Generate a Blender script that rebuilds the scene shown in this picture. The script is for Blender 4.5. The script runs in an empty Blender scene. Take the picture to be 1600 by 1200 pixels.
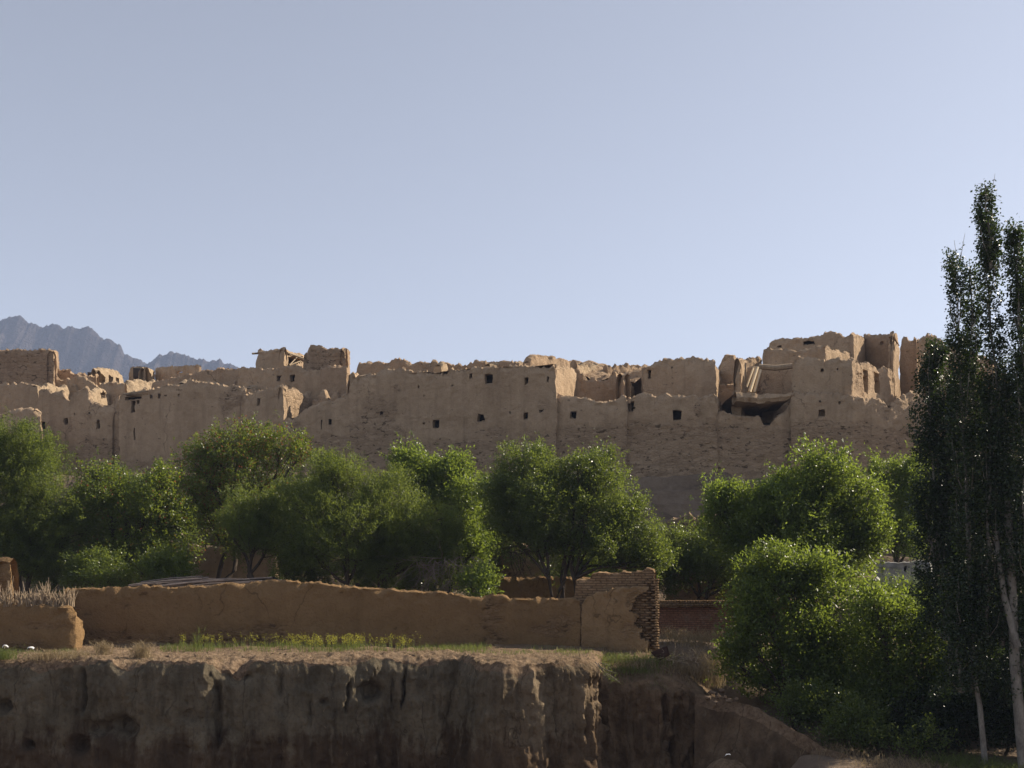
import bpy, math, random
import numpy as np
from mathutils import Vector

# ------------------------------------------------------------------ camera, world, sun
SC = bpy.context.scene
COL = SC.collection
F, CX, HY = 1715.0, 800.0, 900.0          # focal length, centre column and horizon row of the 1600 px photograph
cam = bpy.data.cameras.new("camera")
camo = bpy.data.objects.new("camera", cam)
COL.objects.link(camo)
camo.location = (0, 0, 0)
camo.rotation_euler = (math.radians(90), 0, 0)
cam.sensor_width = 36.0
cam.lens = 36.0 * F / 1600.0
cam.shift_y = 300.0 / 1600.0
cam.clip_start, cam.clip_end = 0.1, 20000
SC.camera = camo

SUN_AZ, SUN_EL = math.radians(67), math.radians(34)   # azimuth clockwise from the view direction (+Y)
SUN_W = 5.0
SKY_W = 0.080
w = bpy.data.worlds.new("World")
SC.world = w
w.use_nodes = True
wn = w.node_tree
wn.nodes.clear()
sky = wn.nodes.new("ShaderNodeTexSky")
sky.sky_type = 'NISHITA'
sky.sun_disc = False
sky.sun_elevation = SUN_EL
sky.sun_rotation = SUN_AZ
sky.air_density = 1.0
sky.dust_density = 1.2
sky.ozone_density = 3.0
sky.altitude = 1200
bg = wn.nodes.new("ShaderNodeBackground")
bg.inputs["Strength"].default_value = SKY_W
wo = wn.nodes.new("ShaderNodeOutputWorld")
hsv = wn.nodes.new("ShaderNodeHueSaturation")      # the pale, dusty sky of a dry valley
hsv.inputs["Saturation"].default_value = 0.41
hsv.inputs["Hue"].default_value = 0.507
wn.links.new(sky.outputs[0], hsv.inputs["Color"])
wn.links.new(hsv.outputs[0], bg.inputs[0])
wn.links.new(bg.outputs[0], wo.inputs[0])
sl = bpy.data.lights.new("sun", 'SUN')
sl.energy = SUN_W
sl.angle = math.radians(0.5)
sl.color = (1.0, 0.88, 0.71)
so = bpy.data.objects.new("sun", sl)
COL.objects.link(so)
sd = Vector((math.sin(SUN_AZ) * math.cos(SUN_EL), math.cos(SUN_AZ) * math.cos(SUN_EL), math.sin(SUN_EL)))
so.rotation_euler = (-sd).to_track_quat('-Z', 'Y').to_euler()
so.location = (60, 40, 60)

vs = SC.view_settings
vs.view_transform = 'Standard'
vs.look = 'None'
vs.exposure = 0.95
vs.gamma = 1.0
SC.render.engine = 'CYCLES'
cy = SC.cycles
cy.use_denoising = True
cy.max_bounces = 6
cy.diffuse_bounces = 4
cy.glossy_bounces = 2
cy.transmission_bounces = 4
cy.volume_bounces = 0
cy.caustics_reflective = False
cy.caustics_refractive = False
cy.sample_clamp_indirect = 4.0

# ------------------------------------------------------------------ numeric helpers
def hash3(ix, iy, iz, seed):
    h = (ix.astype(np.int64) * 374761393 + iy.astype(np.int64) * 668265263 + iz.astype(np.int64) * 1440662683 + seed * 974634777) & 0xffffffff
    h = ((h ^ (h >> 13)) * 1274126177) & 0xffffffff
    h = ((h ^ (h >> 16)) * 2246822519) & 0xffffffff
    h = h ^ (h >> 15)
    return (h & 0xffffff).astype(np.float64) / 16777215.0

def vnoise(p, seed=0):
    p = np.asarray(p, float)
    i = np.floor(p).astype(np.int64)
    f = p - i
    f = f * f * (3 - 2 * f)
    out = 0
    for dx in (0, 1):
        wx = f[..., 0] if dx else 1 - f[..., 0]
        for dy in (0, 1):
            wy = f[..., 1] if dy else 1 - f[..., 1]
            for dz in (0, 1):
                wz = f[..., 2] if dz else 1 - f[..., 2]
                out = out + wx * wy * wz * hash3(i[..., 0] + dx, i[..., 1] + dy, i[..., 2] + dz, seed)
    return out * 2 - 1

def fbm(p, octs=4, seed=0, gain=0.5):
    p = np.asarray(p, float)
    a, s, out = 1.0, 0.0, 0
    for o in range(octs):
        out = out + a * vnoise(p * (2.03 ** o) + 17.3 * o, seed + o)
        s += a
        a *= gain
    return out / s

def sstep(a, b, x):
    t = np.clip((np.asarray(x, float) - a) / (b - a), 0, 1)
    return t * t * (3 - 2 * t)

def wx(px, Y): return (px - CX) / F * Y
def wz(py, Y): return (HY - py) / F * Y
def W(px, py, Y): return np.array((wx(px, Y), Y, wz(py, Y)))

# ------------------------------------------------------------------ object helpers
def link(name, me, parent=None):
    o = bpy.data.objects.new(name, me)
    COL.objects.link(o)
    if parent is not None:
        o.parent = parent
        if parent.type == 'EMPTY' or parent.parent is None:
            pw = parent.location.copy()
            if parent.parent is not None:
                pw = pw + parent.parent.location
            o.matrix_parent_inverse.identity()
            o.location = -pw
    return o

def tag(o, label=None, cat=None, group=None, kind=None):
    if label: o["label"] = label
    if cat: o["category"] = cat
    if group: o["group"] = group
    if kind or cat: o["kind"] = kind or "thing"
    return o

def empty(name, loc, label, cat, group=None):
    o = bpy.data.objects.new(name, None)
    o.empty_display_size = 0.3
    COL.objects.link(o)
    o.location = Vector([float(v) for v in loc])
    return tag(o, label, cat, group)

class MB:
    """collects polygons, then links them as one mesh"""
    def __init__(s):
        s.V, s.Q, s.T, s.n, s.attrs = [], [], [], 0, {}
    def add(s, V, Q=None, T=None, **attrs):
        V = np.asarray(V, float).reshape(-1, 3)
        if Q is not None and len(Q): s.Q.append(np.asarray(Q, np.int64) + s.n)
        if T is not None and len(T): s.T.append(np.asarray(T, np.int64) + s.n)
        s.V.append(V)
        for k in set(list(attrs) + list(s.attrs)):
            if k not in s.attrs:
                s.attrs[k] = [np.zeros(s.n)] if s.n else []
            a = attrs.get(k)
            s.attrs[k].append(np.zeros(len(V)) if a is None else np.broadcast_to(np.asarray(a, float), (len(V),)).copy())
        s.n += len(V)
        return s
    def box(s, c, size, rotz=0.0, tilt=0.0, **attrs):
        v = np.array([(x, y, z) for x in (-.5, .5) for y in (-.5, .5) for z in (-.5, .5)]) * np.asarray(size, float)
        if tilt:
            ca, sa = math.cos(tilt), math.sin(tilt)
            v = np.stack([v[:, 0] * ca + v[:, 2] * sa, v[:, 1], -v[:, 0] * sa + v[:, 2] * ca], 1)
        ca, sa = math.cos(rotz), math.sin(rotz)
        v = np.stack([v[:, 0] * ca - v[:, 1] * sa, v[:, 0] * sa + v[:, 1] * ca, v[:, 2]], 1) + np.asarray(c, float)
        return s.add(v, [(0, 1, 3, 2), (4, 6, 7, 5), (0, 4, 5, 1), (2, 3, 7, 6), (0, 2, 6, 4), (1, 5, 7, 3)], **attrs)
    def tube(s, pts, rad, sides=6, **attrs):
        pts = np.asarray(pts, float)
        rad = np.broadcast_to(np.asarray(rad, float), (len(pts),))
        d = np.gradient(pts, axis=0)
        d /= np.linalg.norm(d, axis=1)[:, None] + 1e-9
        ref = np.where(np.abs(d[:, 2:3]) > 0.9, np.array([[1., 0, 0]]), np.array([[0, 0, 1.]]))
        a = np.cross(d, ref); a /= np.linalg.norm(a, axis=1)[:, None] + 1e-9
        b = np.cross(d, a)
        t = np.arange(sides) * 2 * math.pi / sides
        ring = pts[:, None, :] + rad[:, None, None] * (np.cos(t)[None, :, None] * a[:, None, :] + np.sin(t)[None, :, None] * b[:, None, :])
        n = len(pts)
        i, j = np.meshgrid(np.arange(n - 1), np.arange(sides), indexing='ij')
        j2 = (j + 1) % sides
        q = np.stack([i * sides + j, i * sides + j2, (i + 1) * sides + j2, (i + 1) * sides + j], -1).reshape(-1, 4)
        return s.add(ring.reshape(-1, 3), q, **attrs)
    def grid(s, P, **attrs):
        n, m = P.shape[:2]
        i, j = np.meshgrid(np.arange(n - 1), np.arange(m - 1), indexing='ij')
        q = np.stack([i * m + j, (i + 1) * m + j, (i + 1) * m + j + 1, i * m + j + 1], -1).reshape(-1, 4)
        return s.add(P.reshape(-1, 3), q, **attrs)
    def build(s, name, mat, parent=None, smooth=None, weld=False):
        V = np.concatenate(s.V) if s.V else np.zeros((0, 3))
        Q = np.concatenate(s.Q) if s.Q else np.zeros((0, 4), np.int64)
        T = np.concatenate(s.T) if s.T else np.zeros((0, 3), np.int64)
        me = bpy.data.meshes.new(name)
        me.vertices.add(len(V))
        me.vertices.foreach_set("co", V.astype(np.float32).ravel())
        nl = len(Q) * 4 + len(T) * 3
        me.loops.add(nl)
        me.loops.foreach_set("vertex_index", np.concatenate([Q.ravel(), T.ravel()]).astype(np.int32))
        me.polygons.add(len(Q) + len(T))
        ls = np.concatenate([np.arange(len(Q)) * 4, len(Q) * 4 + np.arange(len(T)) * 3]).astype(np.int32)
        me.polygons.foreach_set("loop_start", ls)
        for k, a in s.attrs.items():
            at = me.attributes.new(k, 'FLOAT', 'POINT')
            at.data.foreach_set("value", np.concatenate(a).astype(np.float32))
        me.update(calc_edges=True)
        me.validate()
        if smooth is not None:
            me.polygons.foreach_set("use_smooth", np.ones(len(me.polygons), bool))
            if smooth < 180:
                me.set_sharp_from_angle(angle=math.radians(smooth))
        me.materials.append(mat)
        return link(name, me, parent)

# ------------------------------------------------------------------ materials
class NT:
    def __init__(s, name):
        s.m = bpy.data.materials.new(name)
        s.m.use_nodes = True
        s.t = s.m.node_tree
        s.t.nodes.clear()
        s.out = s.n("ShaderNodeOutputMaterial")
    def n(s, typ, **kw):
        nd = s.t.nodes.new(typ)
        for k, v in kw.items():
            if k.startswith("i_"):
                nd.inputs[k[2:].replace("_", " ")].default_value = v
            else:
                setattr(nd, k, v)
        return nd
    def l(s, a, b): s.t.links.new(a, b)
    def pos(s): return s.n("ShaderNodeNewGeometry").outputs["Position"]
    def scaled(s, vec, sc):
        m = s.n("ShaderNodeVectorMath", operation='MULTIPLY')
        s.l(vec, m.inputs[0]); m.inputs[1].default_value = sc
        return m.outputs[0]
    def noise(s, vec, scale, detail=4, rough=0.55, dist=0.0):
        nd = s.n("ShaderNodeTexNoise")
        s.l(vec, nd.inputs["Vector"])
        nd.inputs["Scale"].default_value = scale
        nd.inputs["Detail"].default_value = detail
        nd.inputs["Roughness"].default_value = rough
        nd.inputs["Distortion"].default_value = dist
        return nd.outputs["Fac"]
    def math(s, op, a, b=None, clamp=False):
        nd = s.n("ShaderNodeMath", operation=op)
        nd.use_clamp = clamp
        for k, v in ((0, a), (1, b)):
            if v is None: continue
            if isinstance(v, (int, float)): nd.inputs[k].default_value = v
            else: s.l(v, nd.inputs[k])
        return nd.outputs[0]
    def ramp(s, fac, stops, interp='LINEAR'):
        nd = s.n("ShaderNodeValToRGB")
        cr = nd.color_ramp
        cr.interpolation = interp
        while len(cr.elements) < len(stops): cr.elements.new(0.5)
        for e, (p, c) in zip(cr.elements, stops):
            e.position = p
            e.color = (*c, 1) if not isinstance(c, (int, float)) else (c, c, c, 1)
        s.l(fac, nd.inputs[0])
        return nd.outputs[0]
    def mix(s, fac, a, b, blend='MIX'):
        nd = s.n("ShaderNodeMix", data_type='RGBA', blend_type=blend)
        for k, v in ((0, fac), (6, a), (7, b)):
            if isinstance(v, (int, float)): nd.inputs[k].default_value = v
            elif isinstance(v, tuple): nd.inputs[k].default_value = (*v, 1)
            else: s.l(v, nd.inputs[k])
        return nd.outputs[2]
    def attr(s, name):
        return s.n("ShaderNodeAttribute", attribute_name=name).outputs["Fac"]
    def bump(s, h, strength, dist, normal=None):
        nd = s.n("ShaderNodeBump")
        nd.inputs["Strength"].default_value = strength
        nd.inputs["Distance"].default_value = dist
        s.l(h, nd.inputs["Height"])
        if normal is not None: s.l(normal, nd.inputs["Normal"])
        return nd.outputs[0]
    def surf(s, col, rough=0.95, spec=0.1, normal=None):
        b = s.n("ShaderNodeBsdfPrincipled")
        if isinstance(col, tuple): b.inputs["Base Color"].default_value = (*col, 1)
        else: s.l(col, b.inputs["Base Color"])
        b.inputs["Roughness"].default_value = rough
        b.inputs["Specular IOR Level"].default_value = spec
        if normal is not None: s.l(normal, b.inputs["Normal"])
        s.l(b.outputs[0], s.out.inputs["Surface"])
        return s.m

def adobe(name, c1, c2, rub1, rub2, stain=0.7, joint=0.22, vsc=3.6, vz=1.9, pits=0.75, courses=0.16):
    """mud plaster, with rubble masonry where the vertex attribute rub says the plaster has gone"""
    k = NT(name)
    p = k.pos()
    big = k.noise(p, 0.30, 5, 0.6)
    mid = k.noise(p, 1.9, 7, 0.68)
    fine = k.noise(p, 13, 5, 0.72)
    streak = k.noise(k.scaled(p, (2.0, 2.0, 0.18)), 1.0, 5, 0.62)
    f = k.math('ADD', k.math('MULTIPLY', big, 0.55), k.math('MULTIPLY', mid, 0.45))
    col = k.mix(k.ramp(f, [(0.36, 0.0), (0.62, 1.0)]), c1, c2)
    col = k.mix(k.ramp(streak, [(0.28, 0.55), (0.46, 0.0)]), col, tuple(x * stain for x in c1))
    col = k.mix(k.ramp(streak, [(0.56, 0.0), (0.70, 0.35)]), col, tuple(min(1, x * 1.15) for x in c2))
    col = k.mix(k.ramp(fine, [(0.3, 0.40), (0.5, 0.0)]), col, tuple(x * 0.65 for x in c1))
    # fallen plaster: scattered dark pits and a few cracks
    pit = k.noise(k.scaled(p, (1, 1, 1.5)), 2.6, 2, 0.5)
    col = k.mix(k.ramp(pit, [(0.70, 0.0), (0.735, 0.6)]), col, tuple(x * 0.4 for x in c1))
    cw = k.n("ShaderNodeVectorMath", operation='ADD')
    cn = k.n("ShaderNodeTexNoise"); k.l(p, cn.inputs["Vector"]); cn.inputs["Scale"].default_value = 1.3; cn.inputs["Detail"].default_value = 5
    k.l(k.scaled(p, (1, 1, 0.45)), cw.inputs[0]); k.l(k.scaled(cn.outputs["Color"], (1.1, 1.1, 0.5)), cw.inputs[1])
    cv = k.n("ShaderNodeTexVoronoi", feature='DISTANCE_TO_EDGE'); k.l(cw.outputs[0], cv.inputs["Vector"]); cv.inputs["Scale"].default_value = 0.42
    crack = k.math('MULTIPLY', k.ramp(cv.outputs["Distance"], [(0.0, 1.0), (0.012, 0.0)]), k.ramp(big, [(0.50, 0.0), (0.60, 0.7)]))
    col = k.mix(crack, col, tuple(x * 0.3 for x in c1))
    # rubble and mud brick
    ps = k.scaled(p, (1.0, 1.0, vz))
    wob = k.n("ShaderNodeVectorMath", operation='ADD')
    nz = k.n("ShaderNodeTexNoise"); k.l(ps, nz.inputs["Vector"]); nz.inputs["Scale"].default_value = 2.2; nz.inputs["Detail"].default_value = 4
    k.l(ps, wob.inputs[0]); k.l(k.scaled(nz.outputs["Color"], (0.55, 0.55, 0.40)), wob.inputs[1])
    vo = k.n("ShaderNodeTexVoronoi", feature='DISTANCE_TO_EDGE'); k.l(wob.outputs[0], vo.inputs["Vector"]); vo.inputs["Scale"].default_value = vsc
    vc = k.n("ShaderNodeTexVoronoi", feature='F1'); k.l(wob.outputs[0], vc.inputs["Vector"]); vc.inputs["Scale"].default_value = vsc
    sep = k.n("ShaderNodeSeparateColor"); k.l(vc.outputs["Color"], sep.inputs[0])
    patch = k.noise(k.scaled(p, (1, 1, 1.6)), 0.9, 6, 0.72)
    stone = k.mix(sep.outputs[0], rub1, rub2)
    stone = k.mix(k.ramp(patch, [(0.36, 0.15), (0.60, 0.75)]), stone, col)
    jn = k.ramp(vo.outputs["Distance"], [(0.0, 1.0), (0.10, 0.0)])
    jf = k.math('MULTIPLY', jn, k.ramp(k.noise(p, 1.7, 4, 0.7), [(0.48, 0.0), (0.64, joint)]))
    rub = k.mix(jf, stone, tuple(x * 0.30 for x in rub1))
    cs = k.noise(k.scaled(p, (0.5, 0.5, 5.5)), 1.0, 3, 0.6)
    rub = k.mix(k.ramp(cs, [(0.30, courses * 2), (0.45, 0.0)]), rub, tuple(x * 0.5 for x in rub1))
    hol = k.noise(k.scaled(p, (1, 1, 2.0)), 3.0, 3, 0.6)
    rub = k.mix(k.ramp(hol, [(0.59, 0.0), (0.65, pits)]), rub, tuple(x * 0.22 for x in rub1))  # dark spots paint the shade of holes that the bump barely shows
    ra = k.attr("rub")
    m = k.math('ADD', ra, k.math('MULTIPLY', k.math('SUBTRACT', patch, 0.5), 2.4))
    m = k.ramp(m, [(0.36, 0.0), (0.64, 1.0)])
    col = k.mix(m, col, rub)
    h = k.math('ADD', k.math('MULTIPLY', mid, 0.6), k.math('MULTIPLY', fine, 0.30))
    h2 = k.math('MULTIPLY', k.ramp(vo.outputs["Distance"], [(0.0, 0.0), (0.15, 1.0)]), m)
    h = k.math('ADD', h, k.math('MULTIPLY', h2, 0.13))
    return k.surf(col, 0.97, 0.05, k.bump(h, 1.0, 0.24))

M = {}
M["adobe"] = adobe("adobe", (0.335, 0.240, 0.155), (0.465, 0.343, 0.230), (0.275, 0.192, 0.124), (0.40, 0.288, 0.192))
M["adobe_rough"] = adobe("adobe_rough", (0.30, 0.21, 0.135), (0.41, 0.295, 0.195), (0.25, 0.175, 0.115), (0.38, 0.27, 0.18))
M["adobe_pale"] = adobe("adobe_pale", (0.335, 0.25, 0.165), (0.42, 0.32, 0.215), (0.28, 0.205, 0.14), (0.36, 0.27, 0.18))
M["mudwall"] = adobe("mudwall", (0.205, 0.128, 0.062), (0.265, 0.170, 0.085), (0.225, 0.142, 0.074), (0.29, 0.19, 0.11), 0.85, 0.45, 5.0, 1.8, 0.6, 0.25)
M["mudplaster_lit"] = adobe("mudplaster_lit", (0.255, 0.165, 0.085), (0.325, 0.215, 0.114), (0.27, 0.176, 0.094), (0.34, 0.225, 0.125), 0.85, 0.2, 6.0, 1.6, 0.4, 0.1)  # lighter and yellower than mudwall: grazing sun and bounce put into the colour

def simple(name, c1, c2, scale=3.0, bump=0.5, bd=0.05, rough=0.9, stretch=(1, 1, 1), spec=0.1):
    k = NT(name)
    p = k.scaled(k.pos(), stretch)
    a = k.noise(p, scale, 6, 0.65)
    b = k.noise(p, scale * 6, 4, 0.6)
    f = k.math('ADD', k.math('MULTIPLY', a, 0.65), k.math('MULTIPLY', b, 0.35))
    col = k.mix(k.ramp(f, [(0.36, 0.0), (0.64, 1.0)]), c1, c2)
    return k.surf(col, rough, spec, k.bump(f, bump, bd))

M["room"] = simple("shaded_room", (0.05, 0.04, 0.035), (0.09, 0.07, 0.055))  # near-black colour stands for the shade inside the openings
M["wood"] = simple("weathered_wood", (0.20, 0.15, 0.10), (0.34, 0.27, 0.19), 8, 0.4, 0.01, 0.85, (1, 1, 0.2))
M["palewood"] = simple("pale_wood", (0.55, 0.43, 0.28), (0.66, 0.54, 0.37), 6, 0.4, 0.01)
M["char"] = simple("dark_timber", (0.018, 0.013, 0.010), (0.045, 0.032, 0.025), 6, 0.6, 0.03)
M["rust"] = simple("rusty_sheet", (0.030, 0.016, 0.011), (0.055, 0.027, 0.018), 6, 0.5, 0.02, 0.8)
M["bark"] = simple("dark_bark", (0.045, 0.034, 0.026), (0.095, 0.074, 0.057), 7, 0.8, 0.03, 0.95, (1, 1, 0.25))
M["greybark"] = simple("grey_twigs", (0.16, 0.13, 0.11), (0.27, 0.22, 0.19), 7, 0.5, 0.02)
M["palebark"] = simple("poplar_bark", (0.11, 0.10, 0.088), (0.26, 0.245, 0.215), 5, 0.5, 0.02, 0.85, (1, 1, 0.5))
M["white"] = simple("white_plastic", (0.72, 0.71, 0.70), (0.82, 0.81, 0.80), 9, 0.4, 0.02, 0.5)
M["straw"] = simple("dry_stalks", (0.22, 0.165, 0.11), (0.37, 0.29, 0.20), 5, 0.2, 0.01)
M["rubble"] = simple("rubble_stone", (0.10, 0.07, 0.048), (0.22, 0.16, 0.11), 4, 0.7, 0.05)
M["whitewash"] = simple("grey_whitewash", (0.25, 0.245, 0.235), (0.34, 0.335, 0.32), 2, 0.3, 0.03)
M["mountain"] = simple("mountain_rock", (0.016, 0.013, 0.014), (0.060, 0.048, 0.046), 0.03, 1.0, 14.0)

def soil_mat():
    k = NT("dry_soil")
    p = k.pos()
    a = k.noise(p, 0.25, 6, 0.6); b = k.noise(p, 2.5, 6, 0.7); c = k.noise(p, 18, 3, 0.7)
    f = k.math('ADD', k.math('MULTIPLY', a, 0.5), k.math('MULTIPLY', b, 0.5))
    col = k.mix(k.ramp(f, [(0.36, 0.0), (0.62, 1.0)]), (0.135, 0.10, 0.072), (0.225, 0.172, 0.126))
    st = k.noise(k.scaled(p, (0.30, 0.30, 1.9)), 1.0, 7, 0.72, 1.2)
    sl = k.attr("strata")
    col = k.mix(k.math('MULTIPLY', sl, k.ramp(st, [(0.34, 0.7), (0.46, 0.0)])), col, (0.085, 0.066, 0.050))
    col = k.mix(k.math('MULTIPLY', sl, k.ramp(st, [(0.54, 0.0), (0.68, 0.5)])), col, (0.26, 0.21, 0.16))
    col = k.mix(k.ramp(c, [(0.35, 0.5), (0.55, 0.0)]), col, (0.13, 0.095, 0.07))
    h = k.math('ADD', k.math('MULTIPLY', b, 0.6), k.math('MULTIPLY', c, 0.4))
    return k.surf(col, 0.98, 0.03, k.bump(h, 0.8, 0.12))
M["soil"] = soil_mat()

def cliff_mat():
    """attribute top: crumbly topsoil; attribute grey: the grey clay bed of the upper face"""
    k = NT("eroded_clay_bank")
    p = k.pos()
    streak = k.noise(k.scaled(p, (2.5, 2.5, 0.30)), 1.0, 6, 0.62)
    blot = k.noise(p, 0.8, 6, 0.62)
    fine = k.noise(p, 11, 5, 0.7)
    clod = k.noise(p, 6.5, 5, 0.75)
    f = k.math('ADD', k.math('MULTIPLY', streak, 0.5), k.math('MULTIPLY', blot, 0.5))
    brown = k.mix(k.ramp(f, [(0.38, 0.0), (0.60, 1.0)]), (0.045, 0.030, 0.019), (0.105, 0.073, 0.046))
    grey = k.mix(k.ramp(f, [(0.38, 0.0), (0.60, 1.0)]), (0.076, 0.063, 0.043), (0.165, 0.137, 0.095))
    g = k.math('ADD', k.attr("grey"), k.math('MULTIPLY', k.math('SUBTRACT', f, 0.5), 2.6))
    col = k.mix(k.ramp(g, [(0.40, 0.0), (0.66, 1.0)]), brown, grey)
    top = k.mix(k.ramp(clod, [(0.38, 0.0), (0.6, 1.0)]), (0.105, 0.070, 0.045), (0.24, 0.172, 0.113))
    t = k.math('ADD', k.attr("top"), k.math('MULTIPLY', k.math('SUBTRACT', clod, 0.5), 0.9))
    col = k.mix(k.ramp(t, [(0.42, 0.0), (0.58, 1.0)]), col, top)
    wv = k.attr("warm")
    col = k.mix(k.math('MULTIPLY', wv, 0.85), col, k.mix(k.ramp(f, [(0.38, 0.0), (0.60, 1.0)]), (0.105, 0.071, 0.044), (0.24, 0.168, 0.105)))
    cn = k.n("ShaderNodeTexNoise"); k.l(p, cn.inputs["Vector"]); cn.inputs["Scale"].default_value = 1.6; cn.inputs["Detail"].default_value = 5
    cw = k.n("ShaderNodeVectorMath", operation='ADD')
    k.l(k.scaled(p, (1, 1, 0.10)), cw.inputs[0]); k.l(k.scaled(cn.outputs["Color"], (0.45, 0.45, 0.05)), cw.inputs[1])
    cv = k.n("ShaderNodeTexVoronoi", feature='DISTANCE_TO_EDGE'); k.l(cw.outputs[0], cv.inputs["Vector"]); cv.inputs["Scale"].default_value = 0.9
    ck = k.math('MULTIPLY', k.ramp(cv.outputs["Distance"], [(0.0, 1.0), (0.02, 0.0)]), k.ramp(blot, [(0.46, 0.0), (0.58, 0.6)]))
    col = k.mix(ck, col, (0.02, 0.014, 0.010))
    col = k.mix(k.ramp(fine, [(0.32, 0.45), (0.5, 0.0)]), col, (0.045, 0.033, 0.024))
    dust = k.noise(k.scaled(p, (5, 5, 0.5)), 1.0, 5, 0.7)
    col = k.mix(k.ramp(dust, [(0.56, 0.0), (0.72, 0.45)]), col, (0.20, 0.165, 0.115))
    h = k.math('ADD', k.math('MULTIPLY', streak, 0.5), k.math('MULTIPLY', fine, 0.3))
    h = k.math('ADD', h, k.math('MULTIPLY', clod, 0.35))
    return k.surf(col, 0.97, 0.04, k.bump(h, 1.0, 0.14))
M["cliff"] = cliff_mat()

def brick_mat(name, c1, c2, mortar, wear):
    k = NT(name)
    p = k.pos()
    sp = k.n("ShaderNodeSeparateXYZ"); k.l(p, sp.inputs[0])
    cb = k.n("ShaderNodeCombineXYZ")
    k.l(k.math('ADD', sp.outputs[0], sp.outputs[1]), cb.inputs[0]); k.l(sp.outputs[2], cb.inputs[1])
    br = k.n("ShaderNodeTexBrick")
    k.l(cb.outputs[0], br.inputs["Vector"])
    br.inputs["Color1"].default_value = (*c1, 1); br.inputs["Color2"].default_value = (*c2, 1); br.inputs["Mortar"].default_value = (*mortar, 1)
    br.inputs["Scale"].default_value = 1.0
    br.inputs["Brick Width"].default_value = 0.23; br.inputs["Row Height"].default_value = 0.085
    br.inputs["Mortar Size"].default_value = 0.016; br.inputs["Mortar Smooth"].default_value = 0.4; br.inputs["Bias"].default_value = 0.0
    a = k.noise(p, 1.6, 6, 0.7); b = k.noise(p, 12, 4, 0.7)
    col = k.mix(k.ramp(a, [(0.52, 0.0), (0.66, 0.75)]), br.outputs[0], wear)
    col = k.mix(k.ramp(b, [(0.35, 0.45), (0.55, 0.0)]), col, tuple(x * 0.45 for x in c1))
    h = k.math('ADD', k.math('MULTIPLY', br.outputs["Fac"], -0.8), k.math('MULTIPLY', b, 0.5))
    return k.surf(col, 0.95, 0.05, k.bump(h, 1.0, 0.04))
M["redbrick"] = brick_mat("old_red_brick", (0.24, 0.115, 0.072), (0.32, 0.165, 0.105), (0.14, 0.085, 0.06), (0.26, 0.19, 0.14))
M["tanbrick"] = brick_mat("tan_brick", (0.225, 0.145, 0.080), (0.29, 0.192, 0.110), (0.135, 0.088, 0.052), (0.255, 0.170, 0.098))

def leaf_mat(name, dark, light, trans, tmix=0.42, rough=0.42, spec=0.5, red=None):
    k = NT(name)
    t = k.attr("tint")
    col = k.mix(t, dark, light)
    tc = k.mix(t, tuple(x * 0.75 for x in trans), trans)
    if red is not None:
        r = k.attr("red")
        col = k.mix(r, col, red); tc = k.mix(r, tc, tuple(x * 1.5 for x in red))
    b = k.n("ShaderNodeBsdfPrincipled")
    k.l(col, b.inputs["Base Color"])
    b.inputs["Roughness"].default_value = rough
    b.inputs["Specular IOR Level"].default_value = spec
    tr = k.n("ShaderNodeBsdfTranslucent")
    k.l(tc, tr.inputs["Color"])
    mx = k.n("ShaderNodeMixShader")
    mx.inputs[0].default_value = tmix
    k.l(b.outputs[0], mx.inputs[1]); k.l(tr.outputs[0], mx.inputs[2])
    k.l(mx.outputs[0], k.out.inputs["Surface"])
    return k.m
M["leaf_feather"] = leaf_mat("feathery_leaf", (0.034, 0.056, 0.014), (0.095, 0.125, 0.032), (0.28, 0.34, 0.050), 0.44, 0.5, 0.35)
M["leaf_broad"] = leaf_mat("orchard_leaf", (0.044, 0.070, 0.014), (0.100, 0.136, 0.028), (0.27, 0.33, 0.035), 0.45, 0.40, 0.5, (0.22, 0.075, 0.03))
M["leaf_walnut"] = leaf_mat("walnut_leaf", (0.056, 0.088, 0.019), (0.120, 0.168, 0.038), (0.29, 0.37, 0.045), 0.48, 0.40, 0.5)
M["leaf_elm"] = leaf_mat("elm_leaf", (0.040, 0.066, 0.016), (0.096, 0.132, 0.034), (0.26, 0.32, 0.045), 0.44, 0.38, 0.5)
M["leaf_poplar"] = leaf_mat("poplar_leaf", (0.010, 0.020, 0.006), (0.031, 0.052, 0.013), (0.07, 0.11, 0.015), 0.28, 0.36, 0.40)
M["leaf_sage"] = leaf_mat("greygreen_leaf", (0.060, 0.085, 0.040), (0.12, 0.15, 0.075), (0.20, 0.25, 0.10), 0.40, 0.5, 0.35)
M["grass_dry"] = leaf_mat("dry_grass", (0.20, 0.15, 0.09), (0.36, 0.28, 0.17), (0.36, 0.28, 0.15), 0.35, 0.7, 0.2)
M["grass_green"] = leaf_mat("green_grass", (0.06, 0.085, 0.025), (0.14, 0.17, 0.05), (0.24, 0.28, 0.06), 0.40, 0.6, 0.2)
M["flower"] = leaf_mat("yellow_flower", (0.26, 0.26, 0.04), (0.42, 0.39, 0.05), (0.40, 0.38, 0.05), 0.45, 0.6, 0.2)

# ------------------------------------------------------------------ ground
def H(x, y):
    x = np.asarray(x, float); y = np.asarray(y, float)
    left = -9.0 + 6.5 * sstep(36, 41.5, y)
    right = -5.3 + 2.7 * sstep(34, 43.5, y) - 3.0 * sstep(29, 20, y)
    s = sstep(6.0, 8.5, x)
    z = left * (1 - s) + right * s
    z = z + 0.9 * sstep(44, 51, y) + 6.9 * sstep(49.5, 61.5, y) + 3.5 * sstep(63, 85, y)
    z = z - 13.5 * sstep(120, 320, y)
    z = z + 7.3 * sstep(10, 2.5, y) * 1.0
    z = z + 6.0 * sstep(-5, -30, y)  # unseen rise behind the camera, added to block some sky light
    return z

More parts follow.
